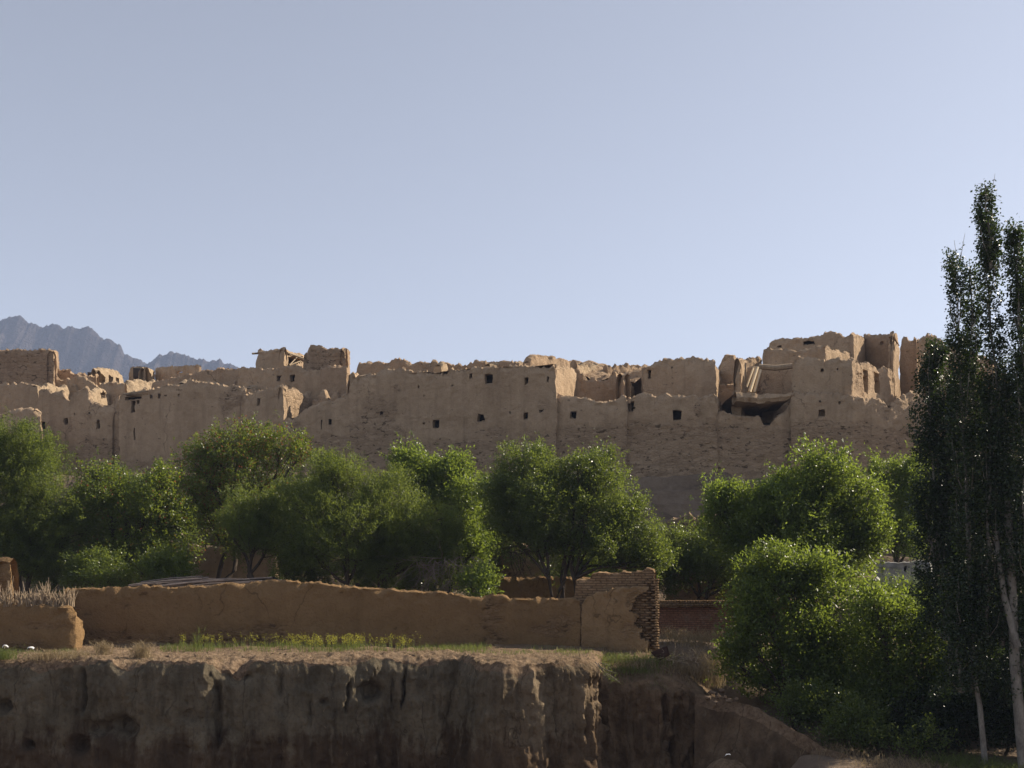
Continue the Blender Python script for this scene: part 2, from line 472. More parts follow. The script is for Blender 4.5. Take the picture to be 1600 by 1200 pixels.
def make_ground():
    def axis(a, b, st, far_a, far_b, g=1.22):
        c = list(np.arange(a, b + 1e-6, st))
        d, v = st, b
        while v < far_b: d *= g; v += d; c.append(min(v, far_b))
        d, v = st, a
        pre = []
        while v > far_a: d *= g; v -= d; pre.append(max(v, far_a))
        return np.array(pre[::-1] + c)
    xs = axis(-32, 32, 0.22, -5000, 5000)
    ys = axis(18, 74, 0.22, -300, 7000)
    X, Y = np.meshgrid(xs, ys, indexing='ij')
    Z = H(X, Y)
    P = np.stack([X, Y, Z], -1)
    near = sstep(200, 90, np.abs(Y)) * sstep(200, 60, np.abs(X))
    Z = Z + near * (0.10 * fbm(P * 2.2, 4, 3) + 0.35 * fbm(P * [.25, .25, 0], 3, 5))
    # eroded ledges on the slope below the town
    sl = sstep(50, 53, Y) * sstep(63, 60, Y)
    led = Z + 0.5 * fbm(P * [.22, .22, 0], 3, 8)
    stepz = np.floor(led / 0.8) * 0.8 + 0.8 * sstep(0.0, 0.22, (led / 0.8) % 1.0)
    Z = Z + sl * (stepz - led) * 1.0 + sl * 0.22 * fbm(P * [1.2, 1.2, 4], 4, 9)
    P[..., 2] = Z
    mb = MB().grid(P, strata=(sl * near).ravel())
    o = mb.build("ground", M["soil"], smooth=60)
    tag(o, "dry brown earth of the valley, gardens and town slope", "ground", kind="structure")
make_ground()

def make_cliff():
    mb = MB()
    # plan of the edge: pixel column, depth
    pl = [(-420, 33.0), (-60, 32.6), (200, 32.2), (320, 32.0), (338, 32.25), (352, 32.3), (520, 32.7), (600, 33.3), (720, 33.3), (752, 31.8), (790, 31.4), (860, 31.85), (915, 32.4), (931, 32.8), (941, 34.3), (954, 34.3), (1000, 34.3), (1060, 34.4), (1100, 34.8)]
    ex = np.array([wx(a, b) for a, b in pl]); ey = np.array([b for a, b in pl])
    seg = np.concatenate([[0], np.cumsum(np.hypot(np.diff(ex), np.diff(ey)))])
    s = np.arange(0, seg[-1], 0.05)
    EX, EY = np.interp(s, seg, ex), np.interp(s, seg, ey)
    bx0, bx1, yb = -24.0, 7.6, 43.0
    BX = bx0 + (bx1 - bx0) * (EX - EX[0]) / (EX[-1] - EX[0])
    def ztop(x, y, d):
        z = -2.38 + 0.0 * x
        z = z - 0.05 * sstep(6, 0, d)
        # the right-hand spur sinks towards its edge
        spur = sstep(2.5, 2.85, x)
        z = z - spur * (0.50 * sstep(4.2, 0.0, d) + 0.25 * sstep(1.0, 0, d) + 0.5 * sstep(5.0, 6.5, x))
        P = np.stack([x, y, 0 * x], -1)
        z = z + 0.10 * fbm(P * 0.8, 4, 21) + 0.10 * fbm(P * 5, 4, 22) * sstep(7, 0, d) + 0.05 * fbm(P * 13, 3, 24) * sstep(3, 0, d)
        # rounded, nibbled lip
        lip = 0.10 + 0.12 * fbm(P * [1.6, 0, 0], 4, 23)
        z = z - lip * np.exp(-np.maximum(d, 0) / 0.20)
        # big bites out of the lip
        for bx, bw, bd in ((wx(368, 32), 0.22, 0.42), (wx(340, 32), 0.22, 0.25), (wx(640, 31.6), 0.7, 0.12), (wx(205, 32.2), 0.5, 0.15)):
            z = z - bd * np.exp(-((x - bx) / bw) ** 2) * np.exp(-np.maximum(d, 0) / 0.5)
        return z
    # top patch
    t = np.concatenate([np.linspace(0, 0.12, 22), np.linspace(0.12, 1, 60)[1:]])
    TX = EX[:, None] * (1 - t) + BX[:, None] * t
    TY = EY[:, None] * (1 - t) + yb * t
    TD = (TY - EY[:, None])
    dside = (EX[-1] + (bx1 - EX[-1]) * t)[None, :] - TX
    TDm = np.minimum(TD, np.maximum(dside, 0) * 1.2)
    TZ = ztop(TX, TY, np.minimum(TD, TDm + 0.0))
    def disp(P, nx, ny, vd):
        """outward displacement of a face point; vd = depth below the top"""
        x, y, z = P[..., 0], P[..., 1], P[..., 2]
        a = x + y * 0.6
        Q = np.stack([a * 1.0, 0 * a, z * 0.16], -1)
        r1 = 1 - np.abs(fbm(Q * 0.85, 3, 31))                   # broad pillars
        Q2 = np.stack([a * 3.0, 0 * a, z * 0.42 + 0.3 * fbm(P * 0.8, 2, 36)], -1)
        r2 = 1 - np.abs(fbm(Q2, 4, 32))
        sp = sstep(1.2, 3.2, x) + 0.75 * sstep(-1.6, -0.5, x) * sstep(3.2, 1.2, x)                                  # more fluted to the right
        d = (0.50 + 0.30 * sp) * (r1 - 0.72) + (0.17 + 0.30 * sp) * (r2 - 0.7)
        d = d + 0.20 * fbm(P * [1, 1, .8], 5, 33) + 0.13 * fbm(P * [5, 5, 3.5], 5, 34, 0.62) - 0.10 * sstep(0.25, 0.6, fbm(P * [1.6, 1.6, 2.2], 4, 37))
        st = fbm(np.stack([0.3 * a, 0 * a, z * 1.1], -1), 3, 35)
        d = d + 0.12 * st + 0.05 * fbm(P * [11, 11, 8], 3, 38)
        # cracks, niches and holes seen in the face
        for px, py0, py1, wd, dep in ((127, 1045, 1110, .05, .35), (536, 1072, 1112, .06, .4), (624, 1042, 1108, .045, .4), (603, 1065, 1108, .04, .2),
                                      (334, 1075, 1165, .13, .42), (348, 1085, 1140, .2, .2), (437, 1060, 1090, .05, .15), (480, 1100, 1135, .06, .2), (690, 1105, 1135, .05, .2), (936, 1030, 1210, .10, .7), (1037, 1090, 1125, .08, .4), (1000, 1070, 1120, .1, .3), (1055, 1160, 1200, .15, .5)):
            Yc = 34.2 if px > 932 else 32
            cx, z0, z1 = wx(px, Yc), wz(py1, Yc), wz(py0, Yc)
            wob = 0.16 * fbm(np.stack([0 * z, 0 * z, z * 1.7], -1), 4, int(px))
            wd = wd * (1 + 0.7 * fbm(np.stack([0 * z, 0 * z + 3, z * 2.3], -1), 3, int(px)))
            d = d - dep * 0.8 * np.exp(-((x - cx - wob) / wd) ** 2) * sstep(z0 - .25, z0 + .15, z) * sstep(z1 + .25, z1 - .1, z)
        for px, py, rx, ry, dep in ((145, 1140, .35, .22, .5), (188, 1135, .45, .3, .5), (125, 1168, .28, .24, .5), (568, 1086, .34, .26, .55), (42, 1165, .14, .12, .4), (0, 1105, .2, .2, .4), (500, 1100, .14, .1, .25), (365, 1055, .4, .2, .5), (1080, 1150, .3, .6, .4)):
            q = ((x - wx(px, 32)) / rx) ** 2 + ((z - wz(py, 32)) / ry) ** 2
            q = q + 1.1 * fbm(P * 2.6, 4, 40 + int(px)) * np.minimum(1, q + 0.3)
            d = d - dep * np.exp(-np.maximum(q, 0) ** 1.5)
        return d
    vv = np.concatenate([np.linspace(0, 0.4, 9), np.arange(0.45, 7.4, 0.055)])
    def face(ex, ey, ez, nx, ny, batter):
        n = len(ex)
        Z = ez[:, None] - vv[None, :]
        base = np.stack([np.repeat(ex[:, None], len(vv), 1), np.repeat(ey[:, None], len(vv), 1), Z], -1)
        d = disp(base, nx, ny, vv) * sstep(0.0, 0.35, vv)[None, :]
        d = d + batter * vv[None, :] + 0.05 * sstep(0, .2, vv)[None, :]
        base[..., 0] += nx[:, None] * d
        base[..., 1] += ny[:, None] * d
        return base
    nx = np.gradient(EY); ny = -np.gradient(EX)
    kern = np.ones(41) / 41
    nx = np.convolve(np.pad(nx, 20, 'edge'), kern, 'valid'); ny = np.convolve(np.pad(ny, 20, 'edge'), kern, 'valid')
    ln = np.hypot(nx, ny); nx /= ln; ny /= ln
    cn = sstep(EX[-1] - 0.8, EX[-1], EX)
    nx = nx * (1 - cn) + 0.75 * cn; ny = ny * (1 - cn) - 0.66 * cn
    A = face(EX, EY, TZ[:, 0], nx, ny, 0.07)
    sx, sy, sz = TX[-1], TY[-1], TZ[-1]
    snx = np.full(len(sx), 0.95); sny = np.full(len(sx), -0.2)
    cn2 = sstep(0.10, 0.0, t); snx = snx * (1 - cn2) + 0.75 * cn2; sny = sny * (1 - cn2) - 0.66 * cn2
    B = face(sx, sy, sz, snx, sny, 0.10)
    for Pm, istop in ((np.stack([TX, TY, TZ], -1), True), (A, False), (B, False)):
        x, z = Pm[..., 0].ravel(), Pm[..., 2].ravel()
        if istop:
            top = np.ones(x.size); grey = np.zeros(x.size)
        else:
            dep = np.repeat(vv[None, :], Pm.shape[0], 0)
            lim = 0.10 + 0.32 * fbm(np.stack([Pm[..., 0] * 1.1, 0 * Pm[..., 0], 0 * Pm[..., 0]], -1), 4, 51)
            lim = lim + 0.28 * np.exp(-((Pm[..., 0] - wx(820, 31.3)) / 1.3) ** 2)
            top = (1.0 - sstep(0.55, 1.2, dep / np.maximum(lim, 0.05))).ravel()
            grey = (sstep(3.4, 0.9, dep)).ravel()
            grey *= sstep(2.9, 2.3, x)
        warm = np.clip(sstep(1.8, 2.8, x) * 0.75 + sstep(-1.4, 0.2, x) * 0.45, 0, 0.8)  # lighter, warmer colour to the right stands for sunlight on the face
        mb.grid(Pm, top=top, grey=grey, warm=warm)
    o = mb.build("cliff", M["cliff"], smooth=50)
    tag(o, "eroded clay bank in the foreground with crumbling earth edge", "cliff", kind="structure")
    return
make_cliff()

# ------------------------------------------------------------------ mountains
def make_mountain():
    prof = [(-500, 560), (-300, 520), (-120, 505), (-40, 500), (0, 497), (15, 491), (22, 492), (30, 491), (45, 502), (58, 507), (75, 508), (90, 507), (100, 511), (112, 511), (124, 512), (135, 508), (143, 511), (150, 520), (163, 527), (182, 534), (195, 548), (212, 561), (232, 565), (242, 559), (252, 554), (265, 546), (278, 549), (292, 555), (320, 561), (345, 563), (372, 574), (430, 590), (520, 612), (700, 650), (1000, 690)]
    D = 1500.0
    pxs = np.linspace(-500, 1000, 1100)
    zr = (HY - np.interp(pxs, [a for a, _ in prof], [b for _, b in prof])) / F * D
    zr = zr + 6.5 * fbm(np.stack([pxs * 0.16, 0 * pxs, 0 * pxs], -1), 5, 61, 0.65) - 1.0
    X0 = wx(pxs, D)
    ts = np.concatenate([np.linspace(-1, 0, 70), np.linspace(0, 1, 25)[1:]])
    P = np.zeros((len(pxs), len(ts), 3))
    for j, t in enumerate(ts):
        yy = D + t * 300
        e = 1 - abs(t) ** 0.9
        P[:, j, 0] = X0
        P[:, j, 1] = yy
        P[:, j, 2] = -6 + (zr + 6) * e
    n = fbm(P * [0.012, 0.006, 0.0], 5, 62)
    rid = 1 - np.abs(fbm(P * [0.02, 0.007, 0.0], 5, 64)) * 2
    amp = np.minimum(1, np.abs(ts) * 5) * (1 - np.abs(ts))
    P[..., 2] += (34 * n + 40 * (rid - 0.6) + 9 * fbm(P * [0.09, 0.03, 0.0], 4, 66)) * amp[None, :]
    o = MB().grid(P).build("mountain", M["mountain"], smooth=180)
    tag(o, "bare rocky mountain ridge fading blue behind the town", "mountain", kind="structure")
make_mountain()

# ------------------------------------------------------------------ mud walls
def slab(mb, path, tops, bot, th=0.45, holes=(), polys=(), seed=1, res=0.10, jag=0.12, disp=0.07, rubpy=None, patches=(), closed=False, crest=0.10, rubamp=1.0, Yref=None):
    """A mud wall along path [(px, Y)...] (outer face to the right of travel seen from above = towards the camera for left-to-right).
    tops: one list [(px, py)...] or a number (height z) per segment. Returns the frames of the rectangular holes."""
    P = np.array([(wx(a, b), b) for a, b in path], float)
    n = len(P)
    if closed: P = np.vstack([P, P[:1]])
    segs = len(P) - 1
    dv = np.diff(P, axis=0); L = np.hypot(dv[:, 0], dv[:, 1]); cum = np.concatenate([[0], np.cumsum(L)])
    tn = dv / L[:, None]
    nrm = np.stack([tn[:, 1], -tn[:, 0]], 1)
    if not isinstance(tops[0], (list, float, int)): tops = [tops] * segs
    rects = []
    ub, zb = [], []
    for h in holes:
        k = h[4] if len(h) > 4 else 0
        def uof(px):
            # intersection of the ray through px with segment k
            s = (px - CX) / F
            p, d = P[k], dv[k]
            tt = (s * p[1] - p[0]) / (d[0] - s * d[1])
            return cum[k] + np.clip(tt, 0.01, 0.99) * L[k], (p + tt * d)[1]
        u0, y0 = uof(h[0]); u1, y1 = uof(h[2])
        u0, u1 = min(u0, u1), max(u0, u1)
        ym = (y0 + y1) / 2
        z0, z1 = wz(h[3], ym), wz(h[1], ym)
        rects.append((u0, u1, z0, z1, k))
        ub += [u0, u1]; zb += [z0, z1]
    us = [np.linspace(cum[i], cum[i + 1], max(2, int(L[i] / res) + 1)) for i in range(segs)]
    us = np.unique(np.round(np.concatenate(us + [np.array(ub)]), 4))
    k = np.clip(np.searchsorted(cum, us, side='right') - 1, 0, segs - 1)
    fr = us - cum[k]
    XY = P[k] + tn[k] * fr[:, None]
    NN = nrm[k].copy()
    mit = np.ones(len(us))
    for c in range(segs + 1):
        i = np.argmin(np.abs(us - cum[c]))
        a = c - 1 if c > 0 else (segs - 1 if closed else 0)
        b = c if c < segs else (0 if closed else segs - 1)
        v = nrm[a] + nrm[b]
        lv = np.linalg.norm(v)
        if lv > 0.3:
            v = v / lv
            NN[i] = v
            mit[i] = 1 / max(0.45, v @ nrm[b])
    top = np.zeros(len(us))
    for i in range(len(us)):
        tp = tops[min(k[i], len(tops) - 1)]
        if isinstance(tp, (int, float)): top[i] = tp
        else:
            tp = sorted(tp)
            px = CX + F * XY[i, 0] / XY[i, 1]
            top[i] = wz(np.interp(px, [q[0] for q in tp], [q[1] for q in tp]), XY[i, 1])
    UU = np.stack([us, 0 * us + seed * 3.7, 0 * us], -1)
    top = top + jag * fbm(UU * 2.2, 4, seed) + 1.1 * jag * fbm(UU * 8.0, 3, seed + 9) + 0.6 * jag * np.round(fbm(UU * 1.3, 2, seed + 7) * 2) / 2
    if closed: top[-1] = top[0]
    zmin, zmax = bot, top.max()
    zs = np.arange(zmin, zmax + res, res)
    zs = np.unique(np.round(np.concatenate([zs, np.array(zb)]), 4))
    nu, nz = len(us), len(zs)
    Z = np.minimum(zs[None, :], top[:, None])
    S = np.maximum(top[:-1], top[1:])[:, None] > zs[None, :-1] + 1e-3
    uc = (us[:-1] + us[1:]) / 2; zc = (zs[:-1] + zs[1:]) / 2
    for (u0, u1, z0, z1, kk) in rects:
        S &= ~((uc[:, None] > u0) & (uc[:, None] < u1) & (zc[None, :] > z0) & (zc[None, :] < z1))
    if polys:
        Xc = (XY[:-1] + XY[1:]) / 2
        cpx = (CX + F * Xc[:, 0] / Xc[:, 1])[:, None] + 0 * zc[None, :]
        cpy = HY - F * zc[None, :] / Xc[:, 1][:, None]
        for pol in polys:
            ins = np.zeros(S.shape, bool)
            q = len(pol)
            for a in range(q):
                x1, y1 = pol[a]; x2, y2 = pol[(a + 1) % q]
                c = ((y1 > cpy) != (y2 > cpy)) & (cpx < (x2 - x1) * (cpy - y1) / (y2 - y1 + 1e-9) + x1)
                ins ^= c
            S &= ~ins
    # geometry
    base = np.stack([np.repeat(XY[:, 0:1], nz, 1), np.repeat(XY[:, 1:2], nz, 1), Z], -1)
    fpx = CX + F * base[..., 0] / base[..., 1]; fpy = HY - F * base[..., 2] / base[..., 1]
    rub = np.zeros(Z.shape)
    if rubpy is not None:
        rp = np.interp(fpx, [a for a, _ in rubpy], [b for _, b in rubpy]) if isinstance(rubpy, list) else rubpy
        rub = np.maximum(rub, sstep(-16, 16, fpy - rp + 14 * fbm(base * [.5, .5, .9], 4, seed + 12)))
    for (cx, cyy, rx, ry) in patches:
        rub = np.maximum(rub, 0.85 * sstep(1.5, 0.4, np.sqrt(((fpx - cx) / rx) ** 2 + ((fpy - cyy) / ry) ** 2) + 0.75 * fbm(base * 1.1, 4, seed + 13)))
    d = disp * (1.5 * fbm(base * 0.55, 3, seed + 1) + 1.1 * fbm(base * [2.4, 2.4, 1.6], 4, seed + 2) + 0.5 * fbm(base * 7.0, 2, seed + 8)) + rub * rubamp * (0.07 * fbm(base * [4, 4, 7], 3, seed + 3) - 0.04)
    # crumble near the top
    near = np.exp(-(top[:, None] - Z) / 0.35)
    d = d - near * 0.10 + near * 0.20 * fbm(base * 4, 3, seed + 4)
    b2 = th * (1 - 0.25 * near) + 0.05 * fbm(base * 2, 2, seed + 5)
    jit = np.stack([fbm(base * 3.1, 3, seed + 20), fbm(base * 3.1, 3, seed + 21)], -1) * 0.09 * sstep(0.0, 0.4, Z - zmin)[..., None]
    tg = np.stack([-NN[:, 1], NN[:, 0]], 1)
    base[..., :2] += tg[:, None, :] * jit[..., 0:1]; base[..., 2] += jit[..., 1]
    Fv = base.copy(); Fv[..., :2] += NN[:, None, :] * d[..., None]
    Bv = base.copy(); Bv[..., :2] -= (NN * mit[:, None])[:, None, :] * b2[..., None]
    if closed:
        Fv[-1] = Fv[0]; Bv[-1] = Bv[0]
    N = nu * nz
    idx = np.arange(N).reshape(nu, nz)
    q = np.argwhere(S)
    i, j = q[:, 0], q[:, 1]
    fq = np.stack([idx[i, j], idx[i + 1, j], idx[i + 1, j + 1], idx[i, j + 1]], -1)
    bq = np.stack([idx[i, j + 1], idx[i + 1, j + 1], idx[i + 1, j], idx[i, j]], -1) + N
    sides = []
    Sp = np.zeros((nu + 1, nz + 1), bool)
    Sp[1:-1, 1:-1] = S
    # horizontal edges at row j between columns i,i+1
    mids, midV = {}, []
    def mid(v, up):
        key = (v, up)
        if key not in mids:
            a, b = divmod(v, nz)
            c = (Fv[a, b] + Bv[a, b]) / 2
            if up: c = c + np.array([0, 0, crest * (0.6 + 0.8 * random.random())])
            mids[key] = len(midV); midV.append(c)
        return 2 * N + mids[key]
    random.seed(seed)
    hz = np.argwhere(Sp[1:-1, :-1] != Sp[1:-1, 1:])
    for a, b in hz:
        below = Sp[a + 1, b]
        v0, v1 = idx[a, b], idx[a + 1, b]
        if below:
            m0, m1 = mid(v0, True), mid(v1, True)
            sides.append((v0, v1, m1, m0)); sides.append((m0, m1, v1 + N, v0 + N))
        else:
            sides.append((v0 + N, v1 + N, v1, v0))
    # top edges of clamped columns are covered by the row above the last solid cell
    vt = np.argwhere(Sp[:-1, 1:-1] != Sp[1:, 1:-1])
    for a, b in vt:
        if closed and a in (0, nu - 1): continue
        v0, v1 = idx[a, b], idx[a, b + 1]
        if Z[a, b + 1] - Z[a, b] < 1e-4: continue
        if Sp[a, b + 1]: sides.append((v0, v0 + N, v1 + N, v1))
        else: sides.append((v1, v1 + N, v0 + N, v0))
    V = np.concatenate([Fv.reshape(-1, 3), Bv.reshape(-1, 3), np.array(midV).reshape(-1, 3)])
    rr = np.concatenate([rub.ravel(), rub.ravel() * 0 + 0.2, np.full(len(midV), 0.45)])
    mb.add(V, np.concatenate([fq, bq, np.array(sides, np.int64).reshape(-1, 4)]), rub=rr)
    out = []
    for (u0, u1, z0, z1, kk) in rects:
        um = (u0 + u1) / 2
        c = P[kk] + tn[kk] * (um - cum[kk])
        out.append((c, tn[kk], nrm[kk], u1 - u0, z0, z1, th))
    return out

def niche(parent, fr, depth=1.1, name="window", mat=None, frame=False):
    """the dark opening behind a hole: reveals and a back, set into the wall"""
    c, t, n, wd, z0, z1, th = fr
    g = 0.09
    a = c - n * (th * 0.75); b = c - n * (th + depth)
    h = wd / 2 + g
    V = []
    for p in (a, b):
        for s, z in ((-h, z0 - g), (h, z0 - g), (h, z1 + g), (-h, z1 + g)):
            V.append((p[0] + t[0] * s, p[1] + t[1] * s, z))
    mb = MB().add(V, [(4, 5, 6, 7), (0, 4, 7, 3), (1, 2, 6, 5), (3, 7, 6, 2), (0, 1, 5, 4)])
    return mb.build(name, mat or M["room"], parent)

def patch(mb, A, B, C, D, nz, seed, res=0.25, sag=0.0, rub=0.3):
    """bumpy mud roof or heap on the quadrilateral A B C D (xyz)"""
    A, B, C, D = [np.asarray(v, float) for v in (A, B, C, D)]
    nu = max(3, int(np.linalg.norm(B - A) / res)); nv = max(3, int(np.linalg.norm(D - A) / res))
    u = np.linspace(0, 1, nu)[:, None, None]; v = np.linspace(0, 1, nv)[None, :, None]
    P = (A * (1 - u) + B * u) * (1 - v) + (D * (1 - u) + C * u) * v
    P[..., 2] += nz * fbm(P * [.7, .7, 0], 4, seed) + nz * 0.5 * fbm(P * [3, 3, 0], 3, seed + 1) - sag * (4 * u * (1 - u) * 4 * v * (1 - v))[..., 0]
    mb.grid(P, rub=np.full(nu * nv, rub))

TOWN = "mud-brick houses of the ruined town"
def house(name, label, cat, path, tops, bot, holes=(), polys=(), mat="adobe", roof=None, roofn=0.12, th=0.45, wins="window", seed=1, extra=None, group=TOWN, depth=1.1, **kw):
    """closed house: path is the plan polygon, tops one spec per side; missing sides get the height of roof"""
    if roof is None:
        tp = tops[0]
        roof = wz(max(q[1] for q in tp), path[0][1]) - 0.25
    tp = list(tops) + [roof + 0.25] * (len(path) - len(tops))
    cxy = np.mean([(wx(a, b), b) for a, b in path], axis=0)
    e = empty(name, (cxy[0], cxy[1], bot), label, cat, group)
    mb = MB()
    frs = slab(mb, path, tp, bot, th, holes, polys, seed, closed=True, **kw)
    mb.build("wall", M[mat], e, smooth=38)
    if roof is not False:
        pts = np.array([(wx(a, b), b) for a, b in path])
        pts = cxy + (pts - cxy) * 0.97
        if len(pts) == 4: q = [0, 1, 2, 3]
        elif len(pts) == 5: q = [0, 2, 3, 4]
        else: q = [0, len(pts) // 2 - 1, len(pts) // 2, len(pts) - 1]
        rb = MB()
        patch(rb, *[(pts[i][0], pts[i][1], roof) for i in q], roofn, seed + 50)
        rb.build("roof", M[mat], e, smooth=60)
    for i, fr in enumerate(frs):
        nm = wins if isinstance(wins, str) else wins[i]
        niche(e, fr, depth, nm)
    return e

def ruin(name, label, cat, path, tops, bot, holes=(), polys=(), mat="adobe", th=0.5, seed=1, group=TOWN, wins="window", **kw):
    """free-standing wall or stub (open path)"""
    cxy = np.mean([(wx(a, b), b) for a, b in path], axis=0)
    mb = MB()
    if isinstance(tops[0], tuple): tops = [tops]
    tops = list(tops) + [tops[-1]] * (len(path) - 1 - len(tops))
    frs = slab(mb, path, tops, bot, th, holes, polys, seed, **kw)
    if frs and wins:
        e = empty(name, (cxy[0], cxy[1], bot), label, cat, group)
        mb.build("wall", M[mat], e, smooth=38)
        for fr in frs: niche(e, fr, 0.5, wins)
        return e
    o = mb.build(name, M[mat], None, smooth=38)
    me = o.data
    off = Vector((cxy[0], cxy[1], bot))
    me.transform(__import__("mathutils").Matrix.Translation(-off))
    o.location = off
    return tag(o, label, cat, group)

def add_part(e, name, mat, fn, smooth=38):
    mb = MB(); fn(mb)
    return mb.build(name, M[mat], e, smooth=smooth)

def build_town():
    b0 = 4.6
    # ---- the long house in the middle
    e = house("mud_house", "long tall mud house in the middle with two rows of dark windows", "house",
          [(545, 66.2), (869, 62.0), (903, 67.0), (585, 72.0)],
          [[(545, 600), (550, 590), (556, 588), (570, 585), (600, 579), (630, 577), (660, 582), (675, 584), (697, 588), (702, 580), (750, 575), (780, 574), (810, 572), (869, 573)],
           [(869, 573), (885, 575), (903, 578)]], b0,
          holes=[(757, 585, 769, 600), (820, 589, 826, 601), (676, 656, 686, 669), (746, 647, 757, 660), (818, 645, 826, 657), (796, 643, 799, 647), (733, 584, 738, 592), (592, 643, 597, 650), (652, 603, 655, 607), (704, 600, 708, 604), (843, 640, 849, 645), (855, 588, 858, 598), (660, 660, 663, 664)],
          seed=11, jag=0.16, rubpy=[(545, 655), (620, 668), (640, 690), (700, 690), (870, 672)], patches=[(590, 650, 34, 36), (770, 675, 30, 8), (850, 632, 10, 14), (620, 610, 8, 10)], roof=12.0)
    house("mud_house", "low roofless rooms standing on top behind the long tall house", "house",
          [(557, 69.0), (690, 68.5), (812, 68.0), (826, 73.0), (585, 76.0)],
          [[(557, 572), (561, 566), (575, 563), (585, 567), (600, 571), (612, 566), (622, 563), (640, 566), (648, 569), (676, 564), (683, 568), (690, 576)],
           [(690, 576), (698, 569), (722, 571), (745, 566), (770, 568), (790, 564), (806, 566), (812, 571)], [(812, 571), (826, 573)]], 9, seed=12, jag=0.14, roof=12.4, mat="adobe_rough")
    ruin("mud_wall", "sunlit rounded wall end rising above the long house roof", "wall",
         [(831, 65.5), (905, 71.0), (965, 77.0)], [[(830, 566), (833, 559), (840, 556), (860, 559), (890, 564), (905, 568)], [(905, 568), (940, 574), (965, 578)]], 9, seed=13, th=0.8, jag=0.08, mat="adobe_rough")
    # ---- crumbled rooms right of the long house
    house("mud_house", "terraced front wall with one small window right of the long house", "house",
          [(864, 62.25), (980, 61.2), (992, 66.2), (884, 66.4)],
          [[(860, 617), (885, 619), (900, 622), (920, 624), (934, 631), (950, 630), (965, 624), (972, 618), (980, 622)]], b0,
          holes=[(891, 643, 901, 655)], seed=14, roof=9.6, rubpy=[(870, 668), (980, 662)], jag=0.08)
    e = house("mud_house", "roofless room with crumbled notched walls above the terraced front", "house",
          [(892, 66.8), (964, 66.4), (982, 70.5), (905, 73.5)],
          [[(892, 583), (903, 581), (912, 586), (919, 594), (925, 592), (933, 594), (943, 598), (950, 592), (957, 584), (964, 580)],
           [(964, 580), (972, 586), (982, 590)], 12.6, 12.9], 8.5, seed=15, roof=10.5, jag=0.2, mat="adobe_rough")
    def heap(mb):
        patch(mb, W(872, 590, 69), W(1008, 598, 68), W(1012, 570, 77), W(880, 566, 77), 0.55, 77, 0.2, rub=0.6)
    o = MB(); heap(o)
    tag(o.build("earth_heap", M["adobe_rough"], None, smooth=30), "sunlit heap of collapsed roof earth behind the crumbled rooms", "rubble")
    ruin("mud_wall", "pointed wall stub with a sunlit side left of the dark doorway", "wall",
         [(962, 65.5), (975, 64.5), (992, 68.0)], [[(962, 620), (966, 597), (970, 586), (975, 584)], [(975, 584), (984, 594), (992, 606)]], 8.5, seed=16, th=0.55, jag=0.1)
    house("mud_house", "low front wall with broad tapering window below the square ruined house", "house",
          [(973, 61.45), (1121.8, 60.4), (1132, 65.2), (994, 65.8)],
          [[(973, 624), (985, 624), (992, 620), (1000, 615), (1012, 616), (1022, 619), (1040, 618), (1060, 619), (1085, 620), (1092, 624), (1100, 619), (1116, 617), (1119, 625), (1121, 640)]], b0,
          holes=[(1051, 641, 1065, 657)], polys=[[(978, 628), (990, 627), (992, 640), (985, 644), (978, 642)]], seed=17, roof=9.7, rubpy=[(980, 660), (1120, 660)], jag=0.1, patches=[(1090, 640, 6, 16), (1120, 668, 12, 10)])
    ruin("mud_wall", "shaded wall in the dark gap left of the square ruined house", "wall",
         [(966, 71.5), (1020, 70.0)], [(966, 588), (990, 582), (1005, 576), (1020, 572)], 8.5, seed=66, th=0.5, jag=0.1)
    house("mud_house", "square ruined house with rounded broken top behind the low front wall", "house",
          [(1003, 65.6), (1119, 64.6), (1136, 70), (1010, 71)],
          [[(1003, 600), (1005, 580), (1012, 573), (1022, 570), (1030, 564), (1037, 561), (1050, 563), (1062, 561), (1080, 560), (1100, 561), (1112, 565), (1119, 570)]], 8.5,
          holes=[(1012, 578, 1017, 592), (1049, 572, 1052, 576)], seed=18, roof=12.2, jag=0.15, roofn=0.25)
    ruin("mud_wall", "rounded wall stump with a knob top left of the collapsed room", "wall",
         [(1122, 67.0), (1150, 66.5)], [(1122, 572), (1127, 562), (1133, 553), (1139, 552), (1146, 557), (1150, 574)], 8.5, seed=19, th=1.0, jag=0.12, disp=0.14)
    # ---- collapsed house with the big hole
    e = empty("collapsed_house", (wx(1180, 62), 62.5, b0), "collapsed house with a large dark hole below a sagging floor", "house", TOWN)
    def lower(mb):
        slab(mb, [(1116, 60.6), (1244, 60.15)], [[(1121, 645), (1135, 645), (1150, 650), (1165, 652), (1184, 652), (1192, 660), (1197, 665), (1203, 665), (1208, 657), (1215, 651), (1225, 645), (1233, 632), (1238, 620)]], b0, 0.6, seed=20, rubpy=[(1120, 662), (1240, 668)], jag=0.05)
    add_part(e, "wall", "adobe", lower)
    add_part(e, "rear_wall", "adobe", lambda mb: slab(mb, [(1118.5, 66.2), (1238, 65.8)], [9.0 + 2.6], b0, 0.5, seed=21))
    add_part(e, "side_wall", "adobe", lambda mb: slab(mb, [(1143, 61.6), (1157, 61.3), (1167, 64.8)], [[(1143, 612), (1147, 600), (1152, 575), (1155, 563), (1157, 562)], [(1157, 562), (1162, 563), (1167, 566)]], b0, 0.4, seed=22, jag=0.08))
